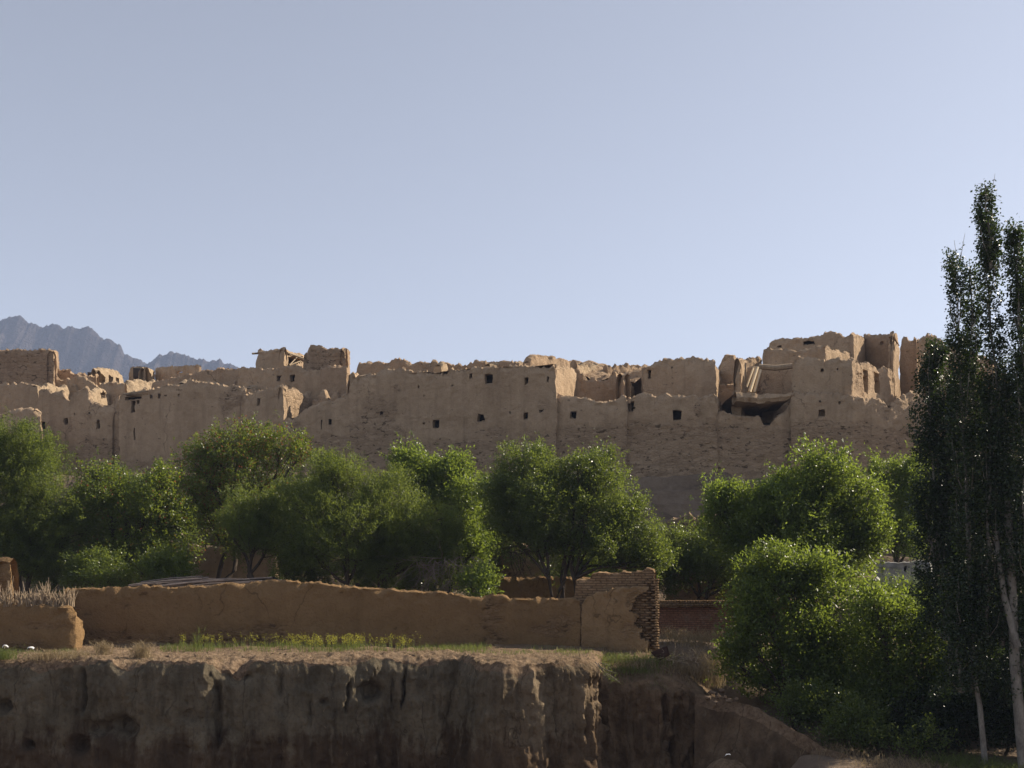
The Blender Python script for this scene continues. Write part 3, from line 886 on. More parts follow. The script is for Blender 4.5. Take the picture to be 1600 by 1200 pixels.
    def floor_(mb):
        n, m = 60, 24
        u = np.linspace(0, 1, n)
        pxv = 1150 + (1240 - 1150) * u
        topy = np.interp(pxv, [1150, 1165, 1200, 1225, 1240], [613, 615, 617, 616, 612]); boty = np.interp(pxv, [1150, 1165, 1185, 1200, 1225, 1240], [628, 629, 631, 631, 626, 622])
        ring = []
        for yv, pyv, sh in ((66.0, topy, 0), (60.0, topy, 0), (59.85, (topy + boty) / 2, 0), (60.0, boty, 0), (66.0, boty, 0)):
            ring.append(np.stack([wx(pxv, 60.0), np.full(n, yv), wz(pyv, 60.0)], -1))
        R = np.stack(ring, 1)
        RR = np.concatenate([np.linspace(R[:, i], R[:, i + 1], 7)[:-1].transpose(1, 0, 2) for i in range(4)] + [R[:, 4:5]], 1)
        RR[..., 1] += 0.22 * fbm(RR * [2, 1, 3], 4, 23)
        RR[..., 2] += 0.16 * fbm(RR * [2.5, 2, 0], 4, 24)
        mb.grid(RR, rub=np.full(RR.shape[0] * RR.shape[1], 0.15))
    add_part(e, "sagging_floor", "adobe", floor_)
    add_part(e, "back_wall", "adobe", lambda mb: slab(mb, [(1162, 65.2), (1240, 64.4)], [[(1162, 577), (1185, 573), (1200, 571), (1240, 571)]], 10, 0.4, seed=25, jag=0.05))
    add_part(e, "lintel", "wood", lambda mb: mb.tube([W(1186, 573, 63.2), W(1212, 575, 63.0), W(1238, 572, 62.8)], [0.16, 0.17, 0.16], 8))
    for (x0, y0, x1, y1, Y, wd) in ((1171, 613, 1183, 574, 61.6, 0.19), (1178, 613, 1188, 578, 62.0, 0.15), (1166, 605, 1177, 575, 62.6, 0.12)):
        pl_ = tag(MB().tube(np.linspace(W(x0, y0, Y), W(x1, y1, Y + 0.9), 5), wd * 0.62, 4).build("fallen_beam", M["palewood"]), None)
        tag(pl_, {0.19: "thickest pale fallen beam leaning above the large dark hole", 0.15: "middle pale fallen beam, rightmost of three leaning above the hole", 0.12: "thinnest pale fallen beam leaning on the left wall stub"}[wd], "beam", "fallen roof beams in the collapsed house")
    # ---- right-hand house with doorways in its sunlit side
    house("mud_house", "tall square house with two doorways in its sunlit right side", "house",
          [(1238, 60.3), (1331, 59.2), (1398, 65.0), (1290, 68)],
          [[(1238, 561), (1250, 559), (1262, 558), (1270, 562), (1285, 563), (1300, 563), (1310, 561), (1318, 560), (1331, 562)],
           [(1331, 562), (1340, 566), (1348, 570), (1353, 567), (1360, 571), (1370, 575), (1374, 577), (1377, 590), (1380, 577), (1386, 573), (1395, 576), (1398, 592)]], 7.5,
          holes=[(1282, 577, 1287, 582), (1308, 575, 1311, 579), (1350, 578, 1358, 614, 1), (1367, 583, 1376, 615, 1)], seed=26, roof=11.2, jag=0.14, wins=["window", "window", "doorway", "doorway"], patches=[(1345, 600, 14, 25)])
    house("retaining_wall", "tall retaining wall with one square window under the doorway house", "wall",
          [(1235, 59.95), (1333, 58.6), (1392, 59.2), (1445, 60.5), (1440, 66), (1250, 66)],
          [[(1237, 615), (1280, 616), (1333, 617)], [(1333, 617), (1345, 622), (1360, 624), (1375, 622), (1385, 630), (1392, 640)], [(1392, 640), (1410, 622), (1445, 606)]], b0,
          holes=[(1279, 641, 1289, 652), (1280, 626, 1283, 630), (1310, 626, 1314, 631)], seed=27, roof=9.2, jag=0.1, rubpy=[(1238, 662), (1290, 655), (1400, 672)], patches=[(1330, 664, 40, 7), (1385, 640, 12, 14)])
    house("mud_house", "second-tier house with long flat parapet above the collapsed room", "house",
          [(1189, 64.6), (1290, 63.4), (1334, 67.2), (1230, 71)],
          [[(1189, 566), (1190, 548), (1197, 545), (1212, 545), (1230, 548), (1245, 549), (1265, 545), (1280, 542), (1290, 541)], [(1290, 541), (1300, 545), (1315, 549), (1334, 553)]], 9,
          seed=28, roof=12.6, jag=0.07)
    house("mud_house", "highest ruined house crowning the right end of the town", "house",
          [(1198, 69.0), (1286, 67.6), (1334, 66.9), (1356, 71.0), (1225, 77)],
          [[(1198, 543), (1205, 535), (1212, 531), (1230, 530), (1245, 529), (1265, 527), (1286, 524)], [(1286, 521), (1310, 521), (1315, 526), (1322, 525), (1334, 522)], [(1334, 522), (1345, 525), (1356, 529)]], 10,
          holes=[(1254, 532, 1273, 539), (1215, 540, 1221, 544)], seed=29, roof=14.0, jag=0.08)
    ruin("mud_wall", "sunlit broken wall with a small see-through window beside the tall pillar", "wall",
         [(1349, 70.5), (1389, 68.5)], [(1349, 523), (1365, 524), (1378, 527), (1389, 526)], 9, holes=[(1375, 534, 1381, 539)], wins=None, seed=30, jag=0.1, mat="adobe_rough")
    house("mud_pillar", "tall square mud pillar at the right end of the town", "pillar",
          [(1388, 65.4), (1396, 65.0), (1406, 67.5), (1398, 68.2)], [[(1388, 521), (1392, 519), (1396, 521)], [(1396, 521), (1406, 524)]], 9, seed=31, roof=14.2, jag=0.05, th=0.2)
    house("mud_house", "jagged toothed ruin right of the tall pillar", "house",
          [(1406, 68.5), (1434, 68.0), (1448, 73), (1415, 74)],
          [[(1406, 535), (1412, 527), (1417, 528), (1421, 536), (1425, 534), (1429, 527), (1434, 533)]], 9, seed=32, roof=13.2, jag=0.12, mat="adobe_rough")
    house("mud_house", "brown ruined house half hidden behind the poplars", "house",
          [(1438, 65.0), (1552, 62.5), (1580, 68), (1460, 70)],
          [[(1438, 532), (1445, 522), (1458, 523), (1470, 531), (1480, 548), (1500, 545), (1530, 552), (1552, 566)]], 5, seed=33, roof=12.0, jag=0.15)
    house("mud_house", "lower brown house wall at the right edge behind the poplars", "house",
          [(1446, 60.6), (1640, 58.5), (1660, 64), (1460, 66)],
          [[(1446, 606), (1480, 600), (1520, 612), (1600, 620), (1640, 625)]], b0, seed=34, roof=9.0, jag=0.15, rubpy=660)
    # ---- left part
    house("mud_pier", "narrow upright pier left of the long house with a sunlit side", "pillar",
          [(541, 67.5), (549, 67.0), (564, 69.6), (556, 70.4)], [[(541, 592), (545, 589), (549, 588)], [(549, 588), (556, 589), (564, 593)]], 6, seed=35, roof=11.6, th=0.25, jag=0.06)
    house("mud_house", "upper house with a pair of square windows below the twin towers", "house",
          [(372, 73.0), (500, 71.0), (541, 70.4), (548, 76), (395, 79)],
          [[(372, 579), (385, 576), (400, 574), (430, 577), (445, 573), (455, 572), (470, 577), (478, 581), (500, 580)], [(500, 575), (515, 574), (541, 573)]], 8,
          holes=[(431, 586, 438, 597), (453, 586, 460, 597)], seed=36, roof=12.7, jag=0.12, rubpy=None)
    e = house("tower_room", "left tower room with a pole poking out and a broken dark side", "house",
          [(401, 74.2), (444, 73.2), (476, 77.0), (420, 79)],
          [[(401, 550), (410, 549), (425, 548), (436, 545), (441, 543), (444, 546)], [(444, 546), (455, 551), (476, 555)]], 12.3,
          polys=[[(450, 558), (457, 556), (472, 556), (474, 566), (462, 569), (450, 571)]], seed=37, roof=15.05, jag=0.05)
    add_part(e, "pole", "wood", lambda mb: mb.tube([W(394, 552.5, 74.5), W(406, 552, 74.8)], 0.07, 6))
    add_part(e, "roof_pole", "wood", lambda mb: [mb.tube([W(a, b, 73.8), W(c, d, 75.5)], 0.05, 5) for a, b, c, d in ((447, 573, 470, 564), (446, 550, 470, 557), (449, 551, 474, 560), (452, 571, 466, 556))])
    house("tower_room", "right tower room with square shoulders against the sky", "house",
          [(473, 72.5), (541, 71.4), (547, 76), (490, 78)],
          [[(473, 576), (476, 560), (479, 545), (484, 541), (495, 542), (505, 543), (510, 547), (518, 545), (530, 545), (541, 546)], [(541, 546), (547, 549)]], 12.2, seed=38, roof=14.4, jag=0.08, mat="adobe_rough", patches=[(510, 560, 40, 20)])
    house("mud_house", "house with a crumbled sunlit right wall below the twin towers", "house",
          [(383, 68.2), (443, 66.6), (488, 70.4), (410, 73)],
          [[(383, 618), (400, 613), (420, 609), (437, 603), (443, 604)], [(443, 604), (452, 606), (458, 613), (466, 612), (475, 618), (488, 614)]], b0,
          seed=39, roof=11.0, jag=0.2, patches=[(465, 635, 22, 25)], holes=[(401, 622, 406, 634)], rubpy=700)
    ruin("mud_wall", "row of jagged wall teeth in the gap below the right tower", "wall",
         [(486, 69.6), (541, 68.6)], [(486, 634), (489, 623), (495, 627), (500, 612), (505, 609), (508, 617), (512, 628), (518, 617), (524, 613), (529, 624), (535, 616), (541, 612)], 7, seed=40, jag=0.1, th=0.7)
    house("mud_house", "front wall sloping down in the gap left of the long house", "house",
          [(441, 66.4), (551, 66.2), (558, 69), (455, 70)],
          [[(441, 656), (455, 656), (464, 650), (475, 641), (485, 635), (500, 630), (510, 630), (525, 625), (546, 614)]], b0,
          holes=[(501, 656, 503, 672), (514, 656, 519, 664)], seed=41, roof=8.6, jag=0.08, rubpy=[(441, 672), (546, 690)], patches=[(520, 690, 25, 10), (460, 668, 15, 14)])
    e = house("mud_house", "long left front house with a row of tiny windows under its eave", "house",
          [(186, 71.4), (293, 70.3), (345, 69.8), (386, 69.6), (390, 75), (200, 76)],
          [[(186, 618), (196, 614), (228, 610), (245, 606), (270, 602), (293, 597)], [(293, 595), (310, 597), (325, 598), (345, 601)], [(345, 601), (350, 606), (370, 604), (386, 609)]], b0,
          holes=[(234, 617, 239, 624), (246, 615, 250, 623), (256, 616, 260, 619), (277, 615, 280, 620), (195, 619, 222, 625), (205, 626, 211, 645), (214, 626, 219, 632), (208, 668, 211, 688), (308, 619, 310, 623), (322, 616, 324, 619)], seed=42, roof=11.2, jag=0.12,
          rubpy=[(186, 715), (390, 722)], patches=[(158, 695, 30, 16), (360, 625, 20, 20), (350, 640, 8, 16)])
    def eave(mb):
        for i in range(9):
            px = 198 + i * 3.2
            mb.tube([W(px, 617, 71.0), W(px + .6, 616, 72.0)], 0.045, 5)
        mb.tube([W(192, 616, 71.05), W(212, 613.5, 70.9), W(231, 611, 70.7)], 0.06, 5)
    add_part(e, "eave_pole", "wood", eave)
    house("mud_house", "low flat-topped house in sun behind the row of tiny windows", "house",
          [(236, 77.5), (310, 76.2), (374, 75.0), (385, 80), (250, 83)],
          [[(236, 600), (250, 595), (265, 592), (290, 587), (310, 583)], [(310, 580), (325, 579), (340, 577), (360, 578), (374, 578)]], 8, seed=43, roof=13.0, jag=0.1, mat="adobe_rough")
    ruin("mud_wall", "sunlit lumpy parapet between the left front house and upper house", "wall",
         [(345, 70.6), (400, 74.5)], [(345, 606), (352, 603), (366, 606), (385, 604), (400, 607)], 8, seed=44, jag=0.15, th=0.9, mat="adobe_rough")
    house("mud_house", "far left front house with a notched skyline and small dark windows", "house",
          [(52, 73.4), (146, 72.4), (187, 72.0), (190, 77), (60, 78)],
          [[(52, 642), (57, 632), (60, 610), (68, 609), (75, 610), (79, 617), (90, 613), (97, 612), (100, 622), (108, 629), (112, 616), (122, 612), (130, 608), (134, 606), (137, 608), (139, 624), (146, 628)],
           [(146, 628), (155, 633), (165, 636), (172, 632), (180, 622), (187, 618)]], b0,
          holes=[(62, 658, 70, 672), (51.5, 660, 56, 668), (100, 653, 106, 664), (151, 656, 157, 671, 1), (138, 644, 141, 648), (116, 645, 118, 649)], seed=45, roof=10.4, jag=0.06, rubpy=[(52, 700), (187, 690)], patches=[(150, 695, 28, 12)])
    ruin("mud_dome", "sunlit half dome stump behind the notched front house", "wall",
         [(142, 74.2), (160, 76.0), (180, 78.5)], [[(142, 628), (147, 615), (153, 609), (160, 607)], [(160, 607), (168, 611), (180, 626)]], 8, seed=46, th=0.7, jag=0.06, mat="adobe_pale", polys=[[(158, 614), (163, 611), (168, 616), (166, 622), (159, 622)]])
    ruin("mud_wall", "sunlit broken wall between the left block and the notched house", "wall",
         [(56, 75.5), (78, 77.5), (100, 80)], [[(56, 612), (66, 609), (78, 610)], [(78, 610), (90, 608), (100, 610)]], 8, seed=47, th=0.8, jag=0.15, mat="adobe_rough")
    house("mud_house", "big rough square block at the far left edge", "house",
          [(-140, 80), (84, 77.5), (92, 82), (-140, 86)],
          [[(-140, 545), (0, 547), (20, 547), (60, 548), (78, 546), (84, 549)], [(84, 549), (92, 552)]], 8, seed=48, roof=15.3, jag=0.08, mat="adobe_rough", patches=[(20, 575, 120, 40)])
    house("mud_house", "low wall with a spiky top below the far left block", "house",
          [(-120, 75.5), (58, 74.6), (64, 77), (-120, 77.5)],
          [[(-120, 600), (0, 601), (6, 596), (12, 602), (18, 597), (24, 602), (34, 599), (42, 602), (50, 600), (58, 606)]], 7, seed=49, roof=12.0, jag=0.06)
    house("mud_house", "lowest front wall at the far left with a sunlit broken corner", "house",
          [(-120, 71.2), (20, 70.4), (66, 70.8), (70, 73.2), (-120, 74)],
          [[(-120, 648), (0, 650), (10, 643), (20, 641)], [(20, 641), (30, 638), (45, 636), (55, 640), (66, 646)]], b0, seed=50, roof=9.4, jag=0.1, rubpy=700)
    house("mud_house", "crumbled roofline running between the left block and the arcade", "house",
          [(84, 81), (152, 80), (158, 85), (90, 86)],
          [[(84, 578), (100, 580), (115, 583), (130, 584), (140, 586), (152, 589)]], 8, seed=51, roof=13.5, jag=0.22, mat="adobe_rough")
    house("mud_house", "dark walls in the dip below the small arcade", "house",
          [(84, 78.5), (196, 77.5), (200, 79.5), (90, 80)],
          [[(84, 592), (100, 594), (116, 590), (120, 586), (128, 590), (150, 602), (165, 600), (196, 600)]], 8, seed=52, roof=12.2, jag=0.15)
    house("arcade_house", "small pale building with three openings against the hazy mountain", "house",
          [(150, 83.0), (194, 90.0), (175, 93), (130, 87)],
          [[(150, 579), (156, 577), (170, 577), (180, 579), (188, 583), (194, 590)]], 11,
          holes=[(157, 586, 165, 601), (170, 587, 177, 602), (182, 590, 187, 602)], wins="opening", seed=53, roof=15.2, jag=0.05, mat="adobe_pale", depth=0.5, disp=0.03)
    house("tower_room", "small pale tower with an arched window in its sunlit side", "house",
          [(201, 86.0), (226, 83.5), (242, 88.0), (215, 92)],
          [[(201, 576), (210, 574), (226, 575)], [(226, 576), (234, 577), (242, 579)]], 11,
          holes=[(230.5, 581, 237, 593, 1)], seed=54, roof=15.3, jag=0.05, mat="adobe_pale", depth=0.6, disp=0.03)
    ruin("mud_wall", "thin pale wall with a slot of sky right of the small tower", "wall",
         [(242, 88), (310, 84.5)], [(242, 576), (262, 574), (285, 573), (303, 571), (311, 572)], 10, holes=[(274, 580.5, 285, 584)], wins=None, seed=55, jag=0.04, th=0.35, mat="adobe")
    more = [
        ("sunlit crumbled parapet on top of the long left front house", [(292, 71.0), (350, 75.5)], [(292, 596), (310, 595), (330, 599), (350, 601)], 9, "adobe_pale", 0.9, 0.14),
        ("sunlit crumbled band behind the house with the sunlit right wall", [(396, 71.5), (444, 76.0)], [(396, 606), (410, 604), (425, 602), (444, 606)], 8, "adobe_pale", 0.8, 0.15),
        ("paler bulging wall piece under the right tower room", [(501, 70.72), (541, 70.12)], [(501, 580), (506, 575), (520, 574), (541, 573)], 11.2, "adobe_rough", 0.4, 0.06),
        ("broken wall with two teeth on the long house roof, left of centre", [(600, 69.4), (640, 72.0)], [(600, 574), (608, 568), (616, 571), (622, 566), (630, 572), (640, 570)], 11, "adobe_rough", 0.6, 0.15),
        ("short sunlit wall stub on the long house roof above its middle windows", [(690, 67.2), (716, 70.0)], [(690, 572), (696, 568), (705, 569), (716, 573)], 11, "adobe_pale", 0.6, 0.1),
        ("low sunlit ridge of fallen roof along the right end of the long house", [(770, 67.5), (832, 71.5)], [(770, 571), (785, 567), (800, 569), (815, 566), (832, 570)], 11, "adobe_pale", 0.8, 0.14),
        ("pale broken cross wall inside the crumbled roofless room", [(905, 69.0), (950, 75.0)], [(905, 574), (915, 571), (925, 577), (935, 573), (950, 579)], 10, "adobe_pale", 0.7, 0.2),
        ("jagged low wall running behind the pointed wall stub", [(950, 72.0), (1006, 74.0)], [(950, 574), (965, 571), (978, 575), (990, 571), (1006, 576)], 10, "adobe_rough", 0.6, 0.2),
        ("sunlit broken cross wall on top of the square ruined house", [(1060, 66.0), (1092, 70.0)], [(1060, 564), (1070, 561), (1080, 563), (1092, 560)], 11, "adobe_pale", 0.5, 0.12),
        ("small broken wall between the knob-topped stump and the second-tier house", [(1150, 68.0), (1192, 70.0)], [(1150, 565), (1160, 561), (1175, 560), (1192, 559)], 10, "adobe_rough", 0.5, 0.12),
        ("low pale wall below the small tower with the arched window", [(196, 80.0), (245, 83.0)], [(196, 603), (205, 597), (220, 594), (232, 600), (245, 592)], 9, "adobe_pale", 0.6, 0.12),
        ("crumbled pale wall below the arcade building", [(120, 78.0), (176, 82.0)], [(120, 603), (132, 598), (145, 602), (160, 600), (176, 606)], 9, "adobe_pale", 0.7, 0.15),
        ("low broken wall in front of the far left rough block", [(60, 74.0), (108, 77.5)], [(60, 603), (72, 606), (84, 602), (96, 607), (108, 604)], 8, "adobe_pale", 0.7, 0.16),
        ("toothed wall behind the poplar tops at the right end", [(1436, 70.5), (1500, 72.0)], [(1436, 536), (1446, 524), (1455, 532), (1464, 525), (1475, 538), (1500, 545)], 9, "adobe_rough", 0.6, 0.15)]
    for i, (lab, pth, tp, bz, mt, th_, jg) in enumerate(more):
        ruin("mud_wall", lab, "wall", pth, tp, bz, seed=120 + i, mat=mt, th=th_, jag=jg)
    # tiny wall stubs on the slope
    ruin("garden_wall", "broken reddish mud wall at the foot of the slope between the trees", "wall",
         [(1040, 50.5), (1075, 50.2), (1140, 50.4)], [[(1040, 818), (1055, 811), (1075, 808)], [(1075, 808), (1100, 806), (1120, 809), (1140, 815)]], -2.5, seed=56, th=0.6, jag=0.2, mat="adobe_rough", rubpy=800, group="garden walls among the trees")
    ruin("garden_wall", "brown mud wall glimpsed under the big tree beside its trunks", "wall",
         [(765, 50.5), (850, 50.0)], [(765, 858), (790, 850), (812, 848), (828, 856), (850, 862)], -2.8, seed=57, th=0.6, jag=0.12, mat="adobe_rough", rubpy=840, group="garden walls among the trees")
    ruin("garden_wall", "low dark mud wall behind the big tree trunks", "wall",
         [(770, 47.5), (960, 47.0)], [(770, 905), (860, 904), (960, 906)], -3.0, seed=58, th=0.5, jag=0.06, mat="mudwall", group="garden walls among the trees")
    ruin("garden_wall", "brown mud wall in a gap under the left orchard trees", "wall",
         [(300, 51.5), (430, 51.0)], [(300, 862), (340, 858), (390, 860), (430, 868)], -2.8, seed=59, th=0.5, jag=0.1, mat="adobe_rough", group="garden walls among the trees")
build_town()

# ------------------------------------------------------------------ foreground walls
def foreground_walls():
    bot = -2.9
    # long mud wall
    e = empty("garden_wall", (wx(500, 38), 38, bot), "long brown mud garden wall running along the bank top", "wall")
    mb = MB()
    slab(mb, [(100, 38.6), (440, 38.2), (907, 37.6)],
         [[(100, 922), (118, 922), (200, 919), (290, 919), (330, 917), (380, 914), (410, 911), (440, 908)],
          [(440, 908), (470, 910), (500, 911), (520, 915), (550, 919), (600, 923), (640, 925), (700, 928), (725, 932), (745, 937), (760, 934), (785, 932), (800, 939), (830, 937), (880, 936), (900, 937), (907, 937)]],
         bot, 0.45, seed=71, res=0.07, jag=0.05, disp=0.035, crest=0.06, rubamp=1.2,
         rubpy=[(100, 990), (300, 992), (440, 990), (452, 1002), (700, 1030), (860, 1025), (907, 1018)], patches=[(765, 965, 20, 34), (770, 1000, 22, 14), (425, 985, 22, 12), (850, 985, 30, 10), (1000, 950, 5, 5), (880, 970, 25, 10)])
    mb.build("wall", M["mudwall"], e, smooth=45)
    def crack(mb, pts, wd, Yf):
        for (a, b), (c, d) in zip(pts[:-1], pts[1:]):
            Ya, Yb = Yf(a), Yf(c)
            p, q = W(a, b, Ya), W(c, d, Yb)
            mb.tube(np.linspace(p, q, 3), wd * 0.5, 5)
    # capping of rough plaster lumps is in the wall; a separate raised brick end stands to the right
    e2 = empty("garden_wall", (wx(965, 37.7), 37.7, bot), "taller crumbling brick end of the mud wall with patchy plaster", "wall")
    mb = MB()
    slab(mb, [(899, 38.1), (1026, 37.2), (1030, 38.6)],
         [[(899, 907), (905, 905), (921, 905), (924, 899), (938, 897), (955, 896), (975, 893), (983, 896), (1000, 890), (1012, 889), (1021, 892), (1026, 905)], [(1026, 905), (1030, 910)]],
         bot, 0.5, seed=72, res=0.07, jag=0.05, disp=0.03, crest=0.05)
    mb.build("brick_wall", M["tanbrick"], e2, smooth=40)
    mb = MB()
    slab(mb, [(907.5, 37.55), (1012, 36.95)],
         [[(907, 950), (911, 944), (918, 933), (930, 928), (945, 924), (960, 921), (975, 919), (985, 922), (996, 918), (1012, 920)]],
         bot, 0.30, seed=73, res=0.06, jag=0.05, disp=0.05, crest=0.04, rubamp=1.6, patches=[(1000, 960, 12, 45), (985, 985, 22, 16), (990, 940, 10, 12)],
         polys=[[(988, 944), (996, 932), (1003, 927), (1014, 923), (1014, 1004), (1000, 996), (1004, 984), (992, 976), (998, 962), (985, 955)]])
    mb.build("plaster", M["mudplaster_lit"], e2, smooth=45)
    # projecting quoin bricks at the corner and a ragged course on top
    rng = random.Random(5)
    mb = MB()
    z = -2.45
    k = 0
    while z < -0.1:
        dep = 0.05 + 0.05 * rng.random()
        ln = 0.24 if k % 2 else 0.14
        x1 = wx(1027, 37.2) + rng.uniform(-.02, .03)
        mb.box((x1 - ln / 2 + 0.03, 37.16 - dep / 2 + 0.03, z), (ln, 0.16, 0.068), rng.uniform(-.06, .06))
        if rng.random() < 0.6: mb.box((x1 - ln - 0.16, 37.2 - dep / 2 + 0.03, z + rng.uniform(-.01, .01)), (0.2, 0.12, 0.064), rng.uniform(-.08, .08))
        z += 0.086; k += 1
    mb.build("corner_bricks", M["tanbrick"], e2)
    # red brick garden wall with coping
    e3 = empty("brick_wall", (wx(1100, 44), 44, -3.3), "low red brick wall with a tan brick coping behind the mud wall", "wall")
    mb = MB()
    slab(mb, [(985, 44.4), (1260, 44.0)], [[(985, 948), (1100, 949), (1260, 950)]], -3.6, 0.3, seed=74, res=0.12, jag=0.01, disp=0.02, crest=0.0)
    mb.build("brick_body", M["redbrick"], e3, smooth=40)
    mb = MB()
    rng = random.Random(8)
    x = wx(985, 44.2)
    while x < wx(1258, 44):
        mb.box((x, 44.35 + rng.uniform(-.012, .012), wz(945.5, 44.2) + rng.uniform(-.01, .01)), (0.095, 0.5, 0.15), rng.uniform(-.03, .03))
        mb.box((x + 0.05, 44.33 + rng.uniform(-.012, .012), wz(940.2, 44.2) + rng.uniform(-.008, .008)), (0.104, 0.42, 0.105), rng.uniform(-.03, .03))
        x += 0.108
    mb.build("coping", M["tanbrick"], e3)
    # left earthen stub with fence of stalks
    o = empty("earth_wall", (wx(60, 35.6), 35.6, bot), "thick low earthen wall stub with rounded end at the left", "wall")
    mb = MB()
    slab(mb, [(-160, 36.0), (104, 35.3), (118, 35.4), (127, 35.8), (130.5, 36.4), (131, 37.6)],
         [[(-160, 945), (0, 946), (60, 947), (104, 949)], [(104, 949), (118, 956)], [(118, 956), (127, 966)], [(127, 966), (130, 972)], -1.55],
         bot, 0.35, seed=75, res=0.08, jag=0.04, disp=0.06, crest=0.06, rubpy=1004, patches=[(70, 978, 40, 5)])
    patch(mb, W(-160, 947, 35.9), W(112, 951, 35.5), (wx(128, 37.4), 37.4, -1.15), (wx(-160, 37.4), 37.4, -0.98), 0.06, 78, 0.12, rub=0.2)
    mb.build("wall", M["mudwall"], o, smooth=50)
    mb = MB()
    slab(mb, [(-160, 36.6), (16, 36.3), (22, 36.9), (22, 37.4)], [[(-160, 876), (0, 877), (10, 878), (16, 882)], [(16, 882), (22, 892)], [(22, 892), (22, 893)]], -1.4, 0.7, seed=76, res=0.08, jag=0.03, disp=0.06, crest=0.12, patches=[(5, 920, 20, 30)])
    mb.build("pier", M["mudwall"], o, smooth=50)
    # stalk fence
    rng = random.Random(11)
    mb = MB()
    for i in range(300):
        px = rng.uniform(-30, 116) if i % 3 else 20 + 96 * rng.random() ** 0.7
        Y = rng.uniform(35.6, 36.1)
        h = rng.uniform(0.30, 0.80) * (1.0 if rng.random() < 0.85 else 1.35) * (0.85 + 0.25 * math.sin(px * 0.16) * math.sin(px * 0.05 + 1))
        p = np.array((wx(px, Y), Y, wz(948, 35.7)))
        lean = np.array((rng.gauss(0.05, 0.24), rng.gauss(0, 0.10), 0)) * h
        mb.tube([p, p + lean * 0.4 + (0, 0, h * 0.55), p + lean + (0, 0, h)], [0.016, 0.013, 0.006], 4)
    tag(mb.build("stalk_fence", M["straw"]), "fence of dry pale stalks stuck upright in the earthen wall stub", "fence")
    # dark thatch and poles lying behind the wall
    rng = random.Random(13)
    e4 = empty("roof_heap", (wx(330, 40.2), 40.2, -2), "dark flattened brushwood roof lying behind the mud wall", "roof")
    mb = MB()
    patch(mb, W(190, 921, 39.4), W(445, 917, 39.2), W(430, 901, 42), W(250, 908, 42.3), 0.10, 80, 0.12)
    mb.build("mud_cover", M["char"], e4, smooth=60)
    mb = MB()
    for i in range(26):
        px = rng.uniform(200, 350)
        Y = rng.uniform(39.2, 41)
        a = W(px, 917 - (Y - 39.2) * 4 + rng.uniform(-2, 2), Y)
        ln = rng.uniform(1.0, 2.6)
        mb.tube([a, a + np.array((ln * 0.5, rng.uniform(-.2, .2), 0.06 * ln)), a + np.array((ln, rng.uniform(-.4, .4), 0.09 * ln))], rng.uniform(0.015, 0.04), 5)
    mb.build("poles", M["greybark"], e4)
    # mound of mud rising behind it
    # small white scraps
    def rag(px, py, Y, s, label, seed):
        g = 9
        u, v = np.meshgrid(np.linspace(-1, 1, g), np.linspace(-1, 1, g), indexing='ij')
        c = W(px, py, Y)
        P = np.stack([c[0] + u * s, c[1] + v * s * 0.7, c[2] + s * 0.9 * (1 - 0.45 * (u * u + v * v))], -1)
        P = P + s * 1.2 * np.stack([fbm(P * 5, 3, seed), fbm(P * 5, 3, seed + 1), fbm(P * 6, 3, seed + 2)], -1)
        tag(MB().grid(P).build("plastic_bag", M["white"], None, smooth=180), label, "plastic bag", "white litter on the bank")
    rag(8, 1014, 34.4, 0.09, "crumpled white plastic bag at the left edge by the earth stub", 91)
    rag(48, 1014, 34.4, 0.085, "crumpled white plastic bag in front of the rounded earth stub end", 94)
    rag(1136, 1180, 31.0, 0.09, "small white scrap lying in the dark gully beside the spur", 97)
    # whitewashed hut among the trees
    e5 = house("garden_hut", "small grey whitewashed hut with two slit windows among the trees", "hut",
          [(1368, 47.0), (1455, 46.2), (1460, 50), (1375, 51)], [[(1368, 880), (1400, 879), (1455, 876)]], -3.2, holes=[(1376, 886, 1381, 896), (1413, 885, 1416, 894)], mat="whitewash", seed=81, roof=0.35, jag=0.02, disp=0.02, group=None, crest=0.02)
foreground_walls()

